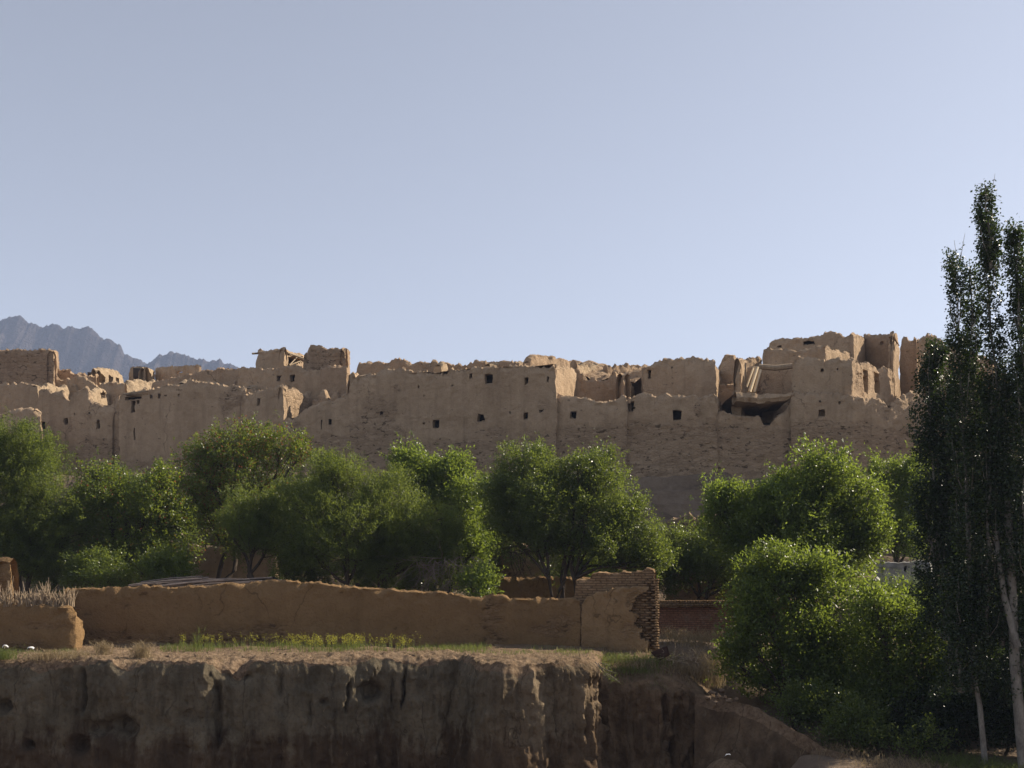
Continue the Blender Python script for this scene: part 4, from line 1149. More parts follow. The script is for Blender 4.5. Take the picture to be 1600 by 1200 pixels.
# ------------------------------------------------------------------ gully bank on the right
def make_bank():
    mb = MB()
    pts = [(1085, 1085, 34.5), (1150, 1095, 33.4), (1190, 1110, 32.8), (1235, 1140, 32.0), (1290, 1168, 31.2), (1350, 1190, 30.4), (1430, 1215, 29.6)]
    n = 120
    u = np.linspace(0, 1, n); q = np.linspace(0, 1, len(pts))
    px = np.interp(u, q, [p[0] for p in pts]); py = np.interp(u, q, [p[1] for p in pts]); Y = np.interp(u, q, [p[2] for p in pts])
    C = np.stack([wx(px, Y), Y, wz(py, Y)], -1)
    rows = []
    for k, (dy, dz) in enumerate([(2.6, -1.4), (1.4, -0.7), (0.6, -0.2), (0.2, -0.02), (0, 0)]):
        rows.append(C + np.array((0.25 * dy, dy, dz)))
    for k in range(1, 60):
        d = k * 0.08
        rows.append(C + np.array((-0.10 * d, -0.55 * d, -d)))
    P = np.stack(rows, 1)
    nn = 0.30 * fbm(P * 0.9, 4, 101) + 0.10 * fbm(P * 4, 4, 102)
    P[..., 1] -= nn; P[..., 2] += nn * 0.5
    tp = np.zeros(P.shape[:2]); tp[:, :9] = 1; 
    mb.grid(P, top=(tp * 0.9).ravel(), warm=np.full(P.shape[0] * P.shape[1], 0.4))
    tag(mb.build("bank", M["cliff"], None, smooth=50), "earth bank sloping down into the gully beside the cliff", "bank", kind="structure")
    # low lump at the bottom edge
    mb = MB()
    c = W(1135, 1192, 30.2)
    th, ph = np.meshgrid(np.linspace(0, 2 * math.pi, 60), np.linspace(0, math.pi, 30), indexing='ij')
    P = np.stack([c[0] + 0.75 * np.cos(th) * np.sin(ph), c[1] + 0.7 * np.sin(th) * np.sin(ph), c[2] - 0.75 + 0.85 * np.cos(ph)], -1)
    P = P + (0.10 * fbm(P * 2, 4, 104) + 0.04 * fbm(P * 7, 3, 105))[..., None]
    P[-1] = P[0]
    mb.grid(P, top=np.full(P.shape[0] * P.shape[1], 0.5), warm=np.full(P.shape[0] * P.shape[1], 0.6))
    tag(mb.build("earth_lump", M["cliff"], None, smooth=50), "rounded earth lump at the foot of the spur in the gully", "rock")
make_bank()

def stone(mb, c, r, seed):
    th, ph = np.meshgrid(np.linspace(0, 2 * math.pi, 13), np.linspace(0, math.pi, 8), indexing='ij')
    d = np.stack([np.cos(th) * np.sin(ph), np.sin(th) * np.sin(ph), 0.7 * np.cos(ph)], -1)
    s = r * 0.85 * (1 + 0.9 * fbm(d * 1.5 + seed, 3, seed))
    P = np.asarray(c, float) + d * s[..., None]
    P[-1] = P[0]
    mb.grid(P)

# ------------------------------------------------------------------ trees
RNG = np.random.default_rng(4)
KINDS = {   # leaf length, width, shoot length, leaves per shoot, scatter, droop
    "feather": dict(L=0.10, Wd=0.030, sh=0.50, per=46, sc=0.10, mat="leaf_feather"),
    "broad": dict(L=0.095, Wd=0.062, sh=0.50, per=24, sc=0.11, mat="leaf_broad"),
    "walnut": dict(L=0.125, Wd=0.062, sh=0.48, per=26, sc=0.14, mat="leaf_walnut"),
    "elm": dict(L=0.085, Wd=0.050, sh=0.50, per=34, sc=0.12, mat="leaf_elm"),
    "sage": dict(L=0.085, Wd=0.018, sh=0.45, per=60, sc=0.10, mat="leaf_sage"),
    "poplar": dict(L=0.074, Wd=0.060, sh=0.30, per=20, sc=0.07, mat="leaf_poplar"),
}
def leaves(mb, pos, axis, k, rng, redfrac=0.0, tint=None, size=1.0):
    """pos (N,3) leaf bases, axis (N,3) rough leaf direction"""
    n = len(pos)
    a = axis + rng.normal(0, 0.75, (n, 3)); a[:, 2] -= 0.15
    a /= np.linalg.norm(a, axis=1)[:, None] + 1e-9
    up = rng.normal(0, 0.8, (n, 3)) + np.array((0, 0, 1.0))
    s = np.cross(a, up); s /= np.linalg.norm(s, axis=1)[:, None] + 1e-9
    nn = np.cross(s, a)
    L = k["L"] * size * rng.uniform(0.7, 1.3, n)[:, None]; Wd = k["Wd"] * size * rng.uniform(0.75, 1.25, n)[:, None]
    v0 = pos; v2 = pos + a * L
    v1 = pos + a * L * 0.45 + s * Wd * 0.5 + nn * Wd * 0.12
    v3 = pos + a * L * 0.45 - s * Wd * 0.5 + nn * Wd * 0.12
    V = np.stack([v0, v1, v2, v3], 1).reshape(-1, 3)
    Q = np.arange(n * 4).reshape(n, 4)
    t = rng.uniform(0, 1, n) if tint is None else np.clip(tint + rng.normal(0, 0.22, n), 0, 1)
    r = (rng.uniform(0, 1, n) < redfrac).astype(float)
    mb.add(V, Q, tint=np.repeat(t, 4), red=np.repeat(r, 4))

def limb(mb, p, q, r0, r1, rng, wob=0.12, n=7, sides=6, arch=0.0):
    p, q = np.asarray(p, float), np.asarray(q, float)
    t = np.linspace(0, 1, n)[:, None]
    pts = p * (1 - t) + q * t
    d = np.linalg.norm(q - p)
    env = np.sin(np.pi * t)
    pts = pts + env * rng.normal(0, wob * d * 0.5, (1, 3)) + np.sin(2 * np.pi * t) * rng.normal(0, wob * d * 0.25, (1, 3))
    pts[:, 2] += (env * arch * d)[:, 0]
    mb.tube(pts, np.linspace(r0, r1, n), sides)
    return pts

def make_tree(name, label, cat, base, Y, blobs, kind, dens=1.0, seed=1, trunks=1, red=0.0, group=None, bark="bark", spread=0.0, depth=0.8, gap=0.0, trunk_r=0.13, fill=0.5, size=1.0):
    """blobs: (px, py, rx, ry[, dY]) crown masses seen in the photograph, given real depth around Y"""
    rng = np.random.default_rng(seed)
    k = KINDS[kind]
    bx = wx(base, Y)
    gz = float(H(bx, Y)) if Y > 41 or bx > 6.5 else -2.5
    e = empty(name, (bx, Y, gz), label, cat, group)
    B = []
    for b in blobs:
        dY = b[4] if len(b) > 4 else rng.uniform(-0.5, 0.5)
        c = W(b[0], b[1], Y); c[1] += dY
        B.append((c, np.array((b[2] / F * Y, max(b[2], b[3]) / F * Y * depth, b[3] / F * Y))))
    wood, lf = MB(), MB()
    zmin = min(c[2] - r[2] for c, r in B)
    cm = np.mean([c for c, r in B], axis=0)
    forks = []
    for t in range(trunks):
        fx = np.array((bx + (rng.uniform(-1, 1) * spread if trunks > 1 else 0), Y + rng.uniform(-.3, .3), gz - 0.15))
        fk = np.array((fx[0] + (cm[0] - bx) * 0.3 + rng.uniform(-.4, .4) * (1 + spread), Y + rng.uniform(-.3, .3), max(gz + 0.8, zmin * 0.55 + gz * 0.45 + 0.35 * (cm[2] - gz) * 0.6)))
        limb(wood, fx, fk, trunk_r / math.sqrt(trunks) * 1.25, trunk_r / math.sqrt(trunks), rng, 0.12, 8, 8)
        forks.append(fk)
    for c, r in B:
        fk = forks[int(np.argmin([np.linalg.norm((c - f)[:2]) + rng.uniform(0, .8) for f in forks]))]
        pts = limb(wood, fk, c, trunk_r * 0.55, trunk_r * 0.22, rng, 0.14, 8, 6, 0.05)
        area = (r[0] * r[1] + r[0] * r[2] + r[1] * r[2]) * 4.2
        nsh = int(area * 19 * dens)
        nc = int(np.clip(area * 1.5, 12, 40))
        cd = rng.normal(0, 1, (nc, 3)) + np.array((0, -0.25, 0.25)); cd /= np.linalg.norm(cd, axis=1)[:, None]
        cc = c + cd * r * 0.66 * rng.uniform(0.55, 1.38, (nc, 1))
        cr = r.mean() * rng.uniform(0.20, 0.55, nc)
        ci = rng.choice(nc, nsh, p=cr ** 2 / np.sum(cr ** 2))
        d = rng.normal(0, 1, (nsh, 3)) + 0.7 * cd[ci] + np.array((0, 0, 0.25)); d /= np.linalg.norm(d, axis=1)[:, None]
        rad = np.where(rng.uniform(0, 1, nsh) < fill, rng.uniform(0.80, 1.06, nsh), rng.uniform(0.2, 0.9, nsh))
        pos = cc[ci] + d * (cr[ci] * rad)[:, None] * (0.6 + 0.4 * r / r.mean())
        core = rng.uniform(0, 1, nsh) < 0.16
        pos[core] = c + d[core] * r * rng.uniform(0.1, 0.7, (core.sum(), 1))
        # gaps: thin out shoots where a noise field is low
        g = fbm(pos * 0.9, 3, seed + 5)
        keep = g > (-0.55 + gap)
        pos, d = pos[keep], d[keep]
        ok = pos[:, 2] > gz + 0.35
        pos, d = pos[ok], d[ok]
        n = len(pos)
        ax = d * 0.75 + np.array((0, 0, 0.55)) + rng.normal(0, 0.35, (n, 3))
        ax /= np.linalg.norm(ax, axis=1)[:, None]
        ctint = np.clip(0.45 + 0.55 * fbm(pos * 0.8, 3, seed + 6) + 0.12 * d[:, 2], 0, 1)
        per = k["per"]
        t = rng.uniform(-0.15, 1, (n, per))
        sh = k["sh"] * rng.uniform(0.6, 1.25, n) * np.where(rng.uniform(0, 1, n) < 0.08, 2.0, 1.0)
        lp = pos[:, None, :] + ax[:, None, :] * (t * sh[:, None])[..., None] + rng.normal(0, 1, (n, per, 3)) * (k["sc"] * (1.1 - 0.7 * np.clip(t, 0, 1)))[..., None]
        la = np.repeat(ax[:, None, :], per, 1)
        leaves(lf, lp.reshape(-1, 3), la.reshape(-1, 3), k, rng, red, np.repeat(ctint, per), size)
        # twigs
        for i in rng.choice(n, min(n, 14), replace=False) if n else []:
            a = pts[rng.integers(3, 8)]
            limb(wood, a, pos[i], trunk_r * 0.16, 0.012, rng, 0.12, 5, 4)
    wood.build("trunk", M[bark], e, smooth=180)
    lf.build("crown", M[k["mat"]], e)
    return e

ORCH = "orchard trees below the town"
make_tree("tamarisk_tree", "large feathery olive-green tree at the left edge above the stalk fence", "tree", 35, 45, [(20, 725, 70, 52), (72, 790, 55, 60), (-25, 800, 75, 90), (60, 858, 62, 45), (0, 692, 45, 28), (98, 840, 34, 48), (-80, 740, 60, 70), (20, 850, 60, 50)], "feather", 0.95, 201, 2, group=ORCH, spread=0.5)
make_tree("fruit_tree", "leafy bright fruit tree second from the left, standing behind the wall", "tree", 215, 46, [(160, 795, 50, 48), (228, 795, 55, 46), (200, 862, 75, 46), (140, 745, 20, 18), (262, 870, 44, 40), (252, 748, 26, 14), (180, 755, 22, 16), (285, 810, 22, 40)], "broad", 0.85, 202, 2, red=0.03, group=ORCH, spread=0.4)
make_tree("apricot_tree", "tallest sparse orchard tree with reddish shoot tips and twigs over the wall", "tree", 345, 49, [(370, 712, 72, 34), (325, 745, 50, 40), (435, 702, 42, 26), (475, 712, 16, 34), (400, 755, 66, 40), (300, 780, 34, 50), (330, 820, 48, 40), (300, 720, 25, 20), (350, 690, 30, 16), (395, 680, 22, 14)], "broad", 0.55, 203, 2, red=0.10, group=ORCH, spread=0.3, gap=0.2, fill=0.75)
make_tree("willow_tree", "small round dull-green tree with one dark trunk before the apricot tree", "tree", 403, 44.5, [(395, 805, 48, 30), (365, 835, 40, 34), (432, 835, 46, 40), (400, 850, 50, 30)], "feather", 0.8, 204, 1, group=ORCH, gap=0.05)
make_tree("tamarisk_tree", "broad domed olive-green tree at the middle of the long mud wall", "tree", 560, 44, [(540, 760, 58, 40), (490, 800, 58, 50), (605, 792, 60, 44), (650, 830, 58, 46), (560, 845, 95, 50), (475, 865, 50, 45), (690, 870, 32, 38), (520, 735, 28, 20), (625, 875, 60, 30), (700, 835, 22, 30)], "feather", 0.85, 205, 3, group=ORCH, spread=0.9)
make_tree("walnut_tree", "upright bright-green broadleaf tree between the two domed trees", "tree", 700, 47.5, [(640, 722, 28, 26), (688, 742, 40, 30), (668, 790, 48, 45), (728, 795, 30, 56), (742, 860, 24, 46), (757, 908, 16, 20), (712, 735, 22, 22), (625, 745, 22, 24)], "walnut", 0.85, 206, 1, group=ORCH)
make_tree("elm_tree", "big spreading tree with several dark trunks left of the brick wall end", "tree", 868, 45, [(815, 745, 46, 38), (885, 755, 46, 36), (940, 738, 34, 30), (860, 800, 84, 54), (940, 800, 50, 52), (776, 770, 28, 44), (785, 820, 34, 40), (962, 848, 54, 40), (1010, 855, 40, 34), (900, 852, 74, 36), (835, 848, 48, 34), (1030, 876, 22, 22), (988, 805, 24, 28), (985, 880, 40, 24), (912, 735, 30, 18)], "elm", 1.0, 207, 5, group=ORCH, spread=0.85, gap=0.03)
make_tree("elm_tree", "dark shaded tree mass right of the big spreading tree behind the brick wall", "tree", 1085, 49, [(1085, 852, 44, 28), (1060, 890, 46, 42), (1112, 888, 50, 44), (1150, 855, 46, 45), (1170, 900, 45, 40), (1200, 860, 45, 60)], "elm", 0.8, 208, 2, group=ORCH, spread=0.6)
make_tree("walnut_tree", "largest bright-green round tree right of centre below the town", "tree", 1270, 42.5, [(1192, 798, 50, 36), (1120, 785, 18, 20), (1120, 830, 20, 26), (1282, 750, 52, 38), (1345, 800, 32, 46), (1250, 815, 90, 54), (1148, 775, 24, 18), (1330, 850, 48, 46), (1165, 825, 42, 36), (1230, 768, 30, 26), (1322, 752, 28, 24), (1130, 782, 18, 22), (1230, 870, 80, 44), (1355, 850, 24, 40), (1290, 885, 70, 40), (1160, 870, 50, 40)], "walnut", 0.95, 209, 2, group=ORCH, spread=0.5)
make_tree("walnut_tree", "smaller green tree tucked between the largest tree and the poplars", "tree", 1400, 50, [(1390, 748, 36, 28), (1418, 790, 36, 56), (1388, 835, 28, 36), (1430, 740, 30, 22), (1420, 860, 30, 30)], "walnut", 0.85, 210, 1, group=ORCH)
make_tree("walnut_tree", "low spreading green tree in front of the red brick wall beside the gully", "tree", 1270, 36.5, [(1195, 945, 52, 50), (1158, 985, 32, 50), (1245, 1000, 74, 60), (1295, 945, 56, 60), (1325, 1030, 80, 54), (1225, 1060, 66, 36), (1180, 905, 30, 24), (1250, 895, 46, 36), (1205, 895, 40, 34), (1160, 1040, 30, 40), (1300, 1090, 70, 30)], "walnut", 0.8, 211, 3, spread=0.8, group="trees by the gully")
make_tree("walnut_tree", "dark-green tree between the low spreading tree and the poplar trunks", "tree", 1400, 35, [(1390, 985, 56, 56), (1420, 1050, 56, 56), (1370, 1080, 55, 50), (1450, 985, 36, 50), (1455, 1070, 30, 50), (1360, 945, 34, 34)], "walnut", 0.7, 212, 2, spread=0.6, group="trees by the gully")
make_tree("shrub", "pale grey-green feathery shrub in front of the small grey hut", "shrub", 1418, 40, [(1415, 925, 34, 27), (1440, 955, 28, 34), (1390, 948, 26, 26), (1425, 985, 40, 30)], "sage", 0.9, 213, 2, spread=0.3, group="trees by the gully")
make_tree("shrub", "low green bush on the gully floor below the walnut trees", "shrub", 1425, 31.5, [(1425, 1165, 32, 18), (1395, 1172, 26, 14), (1450, 1150, 18, 14)], "elm", 0.7, 214, 2, spread=0.3, trunk_r=0.04, group="trees by the gully")
BUSH = [(150, 895, 60, 30, 43.5, "elm", "dark undergrowth bush behind the wall near the stalk fence"), (255, 890, 50, 26, 43.0, "broad", "bright leafy bush just above the wall left of the brushwood roof"),
        (470, 885, 50, 40, 47, "elm", "shaded bush under the left side of the broad domed tree"), (580, 890, 55, 40, 47.5, "elm", "shaded bush under the middle of the broad domed tree"), (670, 895, 45, 36, 47, "elm", "shaded bush under the right side of the broad domed tree"),
        (748, 915, 26, 22, 42, "walnut", "small bright climbing bush spilling over the wall top"), (330, 790, 50, 45, 53, "elm", "shaded bush filling the gap beneath the apricot tree"), (200, 800, 80, 60, 52, "elm", "dark bushy growth behind the second tree from the left"),
        (450, 800, 70, 50, 52, "elm", "dark bushy growth behind the small round dull-green tree"), (90, 880, 60, 40, 48, "elm", "dark bush beneath the feathery tree at the left edge"),
        (1330, 1085, 70, 50, 37.5, "elm", "dark bush behind the trunks of the low spreading tree"), (1420, 1110, 60, 50, 36.5, "elm", "dark bush on the gully floor left of the poplar trunks"), (1215, 1085, 60, 40, 38, "elm", "dark bush behind the rubble on the gully bank"),
        (1500, 1080, 60, 70, 36, "elm", "dark undergrowth between the twin-topped poplar and its neighbour"), (1575, 1080, 60, 80, 36.5, "elm", "dark undergrowth behind the tallest poplar trunk"), (1640, 1060, 60, 90, 36, "elm", "dark undergrowth running out of the right edge"),
        (1540, 980, 60, 60, 38, "elm", "tall dark bush hidden behind the poplar stems")]
BUSH += [(1500, 1120, 55, 60, 32.0, "poplar", "low dark sucker growth around the twin-topped poplar stem"), (1570, 1110, 50, 75, 31.8, "poplar", "low dark sucker growth around the tallest poplar trunk"),
         (1625, 1110, 50, 90, 31.5, "poplar", "low dark sucker growth cut by the right picture edge"), (1440, 1125, 50, 45, 33.2, "poplar", "low dark sucker growth left of the poplar stems"), (1360, 1120, 55, 40, 34.2, "elm", "dark leafy bush at the foot of the gully trees")]
BUSH += [(1335, 1140, 55, 34, 32.3, "elm", "dark green bush spreading over the gully bank above the bottom edge"), (1465, 1160, 45, 30, 31.2, "poplar", "small dark bush at the foot of the leaning poplar stem"),
         (1255, 1105, 50, 30, 33.6, "elm", "dark green bush growing over the middle of the gully bank")]
BUSH += [(905, 890, 50, 34, 49.5, "elm", "dark bush behind the trunks of the big spreading tree"), (760, 840, 40, 60, 51, "elm", "dark bushy growth between the upright walnut and the big spreading tree"), (1000, 900, 50, 30, 48.5, "elm", "dark bush just behind the taller brick wall end")]
for i, (px, py, rx, ry, Y, kd, lab) in enumerate(BUSH):
    make_tree("bush", lab, "shrub", px, Y, [(px - rx * .5, py + 3, rx * .5, ry * .8), (px + rx * .5, py + 2, rx * .5, ry * .85), (px, py - ry * .25, rx * .55, ry * .8), (px, py + ry * .5, rx * .8, ry * .6)], kd, 0.9, 220 + i, 1, trunk_r=0.04, group="bushes under the trees")

def bare_twigs(name, label, px, py, Y, n, ln, seed, up=0.3, mat="greybark", spreadx=0.5):
    rng = np.random.default_rng(seed)
    mb = MB()
    c = W(px, py, Y)
    for i in range(n):
        p = c + np.array((rng.uniform(-spreadx, spreadx), rng.uniform(-.4, .4), rng.uniform(-.1, .1)))
        d = np.array((rng.normal(0, .7), rng.normal(0, .5), up + rng.normal(0, .35)))
        q = p + d / np.linalg.norm(d) * ln * rng.uniform(.5, 1.2)
        pts = limb(mb, p, q, 0.016, 0.006, rng, 0.18, 6, 4)
        for j in range(3):
            a = pts[rng.integers(2, 6)]
            d2 = d / np.linalg.norm(d) + rng.normal(0, .6, 3)
            limb(mb, a, a + d2 * ln * 0.3, 0.008, 0.003, rng, .15, 4, 3)
    return tag(mb.build(name, M[mat], None), label, "dead branches")
bare_twigs("dead_branches", "grey leafless branches hanging below the broad domed tree", 690, 875, 43.2, 40, 1.5, 301, -0.7, spreadx=1.2)
bare_twigs("dead_branches", "bare drooping branches left of the big tree's trunks", 815, 862, 44.6, 16, 1.2, 302, -0.3, "bark", 0.5)

# ---- poplars
def make_poplar(label, base, Y, shoots, seed, dens=1.0, trunks=((0, 0),), group="poplars on the right"):
    """shoots: ([(px, py)...], r_bottom, r_top) columns of leaves"""
    rng = np.random.default_rng(seed)
    k = KINDS["poplar"]
    bx = wx(base, Y)
    gz = float(H(bx, Y))
    e = empty("poplar_tree", (bx, Y, gz), label, "tree", group)
    wood, lf = MB(), MB()
    for (pl, r0, r1) in shoots:
        dy = rng.uniform(-0.5, 0.5)
        P = np.array([W(a, b, Y) + np.array((0, dy, 0)) for a, b in pl])
        sg = np.concatenate([[0], np.cumsum(np.linalg.norm(np.diff(P, axis=0), axis=1))])
        tt = np.linspace(0, 1, 14)
        C = np.stack([np.interp(tt * sg[-1], sg, P[:, i]) for i in range(3)], 1)
        C[1:-1, :2] += rng.normal(0, 0.04, (12, 2))
        wood.tube(C, np.linspace(0.055, 0.012, 14), 6)
        n = int(sg[-1] * 2 * math.pi * (r0 + r1) / 2 * 24 * dens)
        t = rng.uniform(0, 1, n)
        c = np.stack([np.interp(t, tt, C[:, i]) for i in range(3)], 1)
        th = rng.uniform(0, 2 * math.pi, n)
        rr = 0.80 * (r0 + (r1 - r0) * t) * np.sqrt(rng.uniform(0.05, 1.0, n)) * (1 + 0.6 * fbm(np.stack([np.cos(th) * 1.2, np.sin(th) * 1.2, c[:, 2] * 1.1], -1), 3, seed))
        d = np.stack([np.cos(th), np.sin(th), 0 * th], 1)
        pos = c + d * rr[:, None]
        g = fbm(pos * 1.6, 3, seed + 2)
        pos, d = pos[g > -0.34], d[g > -0.34]
        n = len(pos)
        ax = d * 0.35 + np.array((0, 0, 1.0)) + rng.normal(0, .2, (n, 3)); ax /= np.linalg.norm(ax, axis=1)[:, None]
        per = k["per"]
        t2 = rng.uniform(-.1, 1, (n, per))
        lp = pos[:, None, :] + ax[:, None, :] * (t2 * k["sh"])[..., None] + rng.normal(0, k["sc"], (n, per, 3))
        la = np.repeat(d[:, None, :] * 0.8 + np.array((0, 0, -0.35)), per, 1)
        leaves(lf, lp.reshape(-1, 3), la.reshape(-1, 3), k, rng)
        for i in rng.choice(n, min(n, int(10 * sg[-1] / 4)), replace=False):
            j = np.argmin(np.abs(C[:, 2] - (pos[i, 2] - 0.8)))
            wood.tube([C[j], (C[j] + pos[i]) / 2 + d[i] * 0.1, pos[i] + ax[i] * 0.4], [0.018, 0.012, 0.005], 4)
    for pts, ra, rb in trunks:
        T = np.array([W(a, b, Y) for a, b in pts])
        T[:, 1] += np.linspace(-0.5, 0.0, len(T))
        wood.tube(T, np.linspace(ra, rb, len(T)), 9)
    # a few bare leader twigs
    top = min((q for s in shoots for q in s[0]), key=lambda q: q[1])
    for dx, ln in ((-5, 0.55), (9, 0.75)):
        p = W(top[0] + dx * 0.4, top[1] + 14, Y)
        wood.tube([p, p + np.array((dx / F * Y * 0.8, 0, ln))], [0.010, 0.004], 4)
    wood.build("trunk", M["palebark"], e, smooth=180)
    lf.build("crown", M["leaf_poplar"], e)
make_poplar("tallest dark poplar with a narrow spire at the right edge", 1580, 30,
    [([(1572, 1010), (1566, 700), (1555, 480), (1544, 300)], 0.60, 0.18), ([(1590, 900), (1590, 620), (1578, 430), (1571, 365)], 0.62, 0.20), ([(1612, 900), (1610, 600), (1600, 450)], 0.6, 0.25), ([(1545, 1000), (1548, 760), (1552, 560)], 0.6, 0.35), ([(1549, 420), (1542, 300)], 0.26, 0.22), ([(1600, 1100), (1600, 900)], 0.7, 0.6)],
    401, 1.0, trunks=(([(1592, 1260), (1577, 1040), (1576, 900), (1574, 780)], 0.15, 0.10), ([(1577, 1010), (1562, 930), (1556, 830)], 0.10, 0.06)))
make_poplar("shorter twin-topped dark poplar left of the tallest one", 1522, 30.6,
    [([(1515, 1080), (1505, 800), (1495, 600), (1486, 425)], 0.60, 0.17), ([(1530, 1000), (1530, 760), (1527, 600), (1520, 420)], 0.46, 0.14), ([(1500, 450), (1497, 392)], 0.22, 0.15), ([(1492, 1080), (1490, 900)], 0.6, 0.6)],
    402, 1.0, trunks=(([(1528, 1200), (1522, 1100), (1512, 1040), (1510, 800), (1498, 560)], 0.085, 0.03),))
make_poplar("low broad poplar nearest the town wall with a blunt top", 1470, 33,
    [([(1470, 1000), (1455, 800), (1446, 660), (1454, 548)], 0.95, 0.30), ([(1480, 980), (1478, 760), (1474, 610), (1468, 540)], 0.7, 0.3), ([(1500, 980), (1505, 700), (1500, 590)], 0.7, 0.4), ([(1450, 880), (1440, 760)], 0.55, 0.4)],
    403, 1.0, trunks=(([(1488, 1210), (1480, 1050), (1468, 800), (1455, 600)], 0.09, 0.03),))
make_poplar("dark poplar behind the tallest one at the picture edge", 1560, 34,
    [([(1560, 1080), (1550, 800), (1545, 640)], 0.85, 0.45), ([(1590, 1080), (1590, 800), (1585, 560)], 0.85, 0.45), ([(1625, 1100), (1620, 800), (1610, 560)], 0.85, 0.5), ([(1530, 1080), (1520, 860)], 0.7, 0.5)],
    404, 0.9, trunks=(([(1562, 1170), (1556, 900), (1548, 700)], 0.10, 0.04),))

# unseen poplars added beyond the right edge of the picture to shade the gully
make_poplar("unseen poplar added just beyond the right edge to shade the gully", 1690, 31, [([(1690, 1150), (1690, 700), (1680, 380)], 0.8, 0.25), ([(1720, 1150), (1715, 760), (1705, 480)], 0.8, 0.3), ([(1660, 1150), (1665, 860)], 0.7, 0.5)], 405, 0.6, trunks=(([(1690, 1210), (1690, 900), (1685, 600)], 0.11, 0.04),))
make_poplar("second unseen poplar added for shade, farther beyond the right edge", 1800, 33, [([(1800, 1120), (1800, 700), (1795, 420)], 0.9, 0.3), ([(1835, 1120), (1830, 720)], 0.9, 0.5), ([(1765, 1120), (1770, 800)], 0.8, 0.5)], 406, 0.6, trunks=(([(1800, 1175), (1800, 900), (1796, 620)], 0.11, 0.04),))

# ------------------------------------------------------------------ grass, flowers, weeds on the bank top
def blade_set(mb, P, h, wd, lean, rng, tint=None):
    n = len(P)
    a = rng.uniform(0, 2 * math.pi, n)
    s = np.stack([np.cos(a), np.sin(a), 0 * a], 1)
    hh = h * rng.uniform(0.5, 1.25, n)
    ln = rng.normal(0, lean, (n, 3)) * hh[:, None]; ln[:, 2] = 0
    w_ = wd * rng.uniform(.7, 1.3, n)
    v0 = P - s * w_[:, None] / 2; v1 = P + s * w_[:, None] / 2
    m = P + ln * 0.4 + np.stack([0 * hh, 0 * hh, hh * 0.6], 1)
    v2 = m + s * w_[:, None] * 0.35; v3 = m - s * w_[:, None] * 0.35
    tip = P + ln + np.stack([0 * hh, 0 * hh, hh], 1)
    V = np.stack([v0, v1, v2, v3, tip], 1).reshape(-1, 3)
    b = np.arange(n) * 5
    t = rng.uniform(0, 1, n) if tint is None else tint
    mb.add(V, np.stack([b, b + 1, b + 2, b + 3], 1), np.stack([b + 3, b + 2, b + 4], 1), tint=np.repeat(t, 5), red=np.zeros(n * 5))
    return tip

def scatter(n, px0, px1, y0, y1, rng, clump=0.0, seed=0):
    px = rng.uniform(px0, px1, n); Y = rng.uniform(y0, y1, n)
    P = np.stack([wx(px, Y), Y, 0 * Y], -1)
    if clump:
        k = fbm(P * [1.1, 1.1, 0], 3, seed) > clump - 0.6
        P, px = P[k], px[k]
    return P, px

deps = bpy.context.evaluated_depsgraph_get()
deps.update()
CL = bpy.data.objects["cliff"].evaluated_get(deps)
GR = bpy.data.objects["ground"].evaluated_get(deps)
def drop(P):
    out = P.copy()
    for i, p in enumerate(P):
        zz = -99
        for ob in (CL, GR):
            ok, loc, nr, ix = ob.ray_cast(Vector((p[0], p[1], 6.0)), Vector((0, 0, -1)))
            if ok: zz = max(zz, loc.z)
        out[i, 2] = zz - 0.015
    return out

def grass():
    rng = np.random.default_rng(77)
    mb = MB()
    P, _ = scatter(5200, -30, 1060, 32.2, 37.4, rng, 0.62, 3)
    P = drop(P); blade_set(mb, P, 0.13, 0.012, 0.5, rng)
    P, _ = scatter(2600, -30, 930, 31.6, 32.8, rng, 0.55, 4)
    P = drop(P); P = P[P[:, 2] > -3.0]; blade_set(mb, P, 0.09, 0.012, 0.6, rng)
    P, _ = scatter(1600, 940, 1090, 34.6, 38.0, rng, 0.5, 5)
    P = drop(P); P = P[P[:, 2] > -3.7]; blade_set(mb, P, 0.22, 0.013, 0.5, rng)
    tag(mb.build("dry_grass", M["grass_dry"]), "dry straw-coloured grass along the bank top", "grass", kind="stuff")
    mb = MB()
    P, px = scatter(4200, 250, 760, 35.0, 37.3, rng, 0.5, 6)
    P = drop(P); blade_set(mb, P, 0.20, 0.013, 0.3, rng)
    P, px = scatter(2600, 690, 1050, 33.2, 37.0, rng, 0.55, 7)
    P = drop(P); P = P[P[:, 2] > -3.7]; blade_set(mb, P, 0.15, 0.012, 0.4, rng)
    P, px = scatter(900, -20, 120, 33.5, 35.0, rng, 0.5, 9)
    P = drop(P); blade_set(mb, P, 0.13, 0.012, 0.5, rng)
    tag(mb.build("green_grass", M["grass_green"]), "thin green grass at the foot of the mud wall", "grass", kind="stuff")
    mbf, mbs = MB(), MB()
    P, px = scatter(620, 280, 660, 35.6, 37.0, rng, 0.5, 10)
    dens = np.interp(px, [280, 330, 440, 480, 600, 640, 660], [.15, .3, .5, 1, .9, .4, .1])
    P = drop(P[rng.uniform(0, 1, len(P)) < dens])
    tips = blade_set(mbs, P, 0.36, 0.014, 0.12, rng)
    per = 9
    C = np.repeat(tips, per, 0) + rng.normal(0, 0.035, (len(tips) * per, 3)) * np.array((1, 1, 1.4))
    kf = dict(L=0.035, Wd=0.03)
    leaves(mbf, C, np.tile(np.array((0, 0, .5)), (len(C), 1)), kf, rng)
    e = tag(mbs.build("yellow_wildflowers", M["grass_green"]), "yellow wildflowers in a strip before the mud wall", "flowers", kind="stuff")
    f = mbf.build("blossom", M["flower"]); f.parent = e
grass()

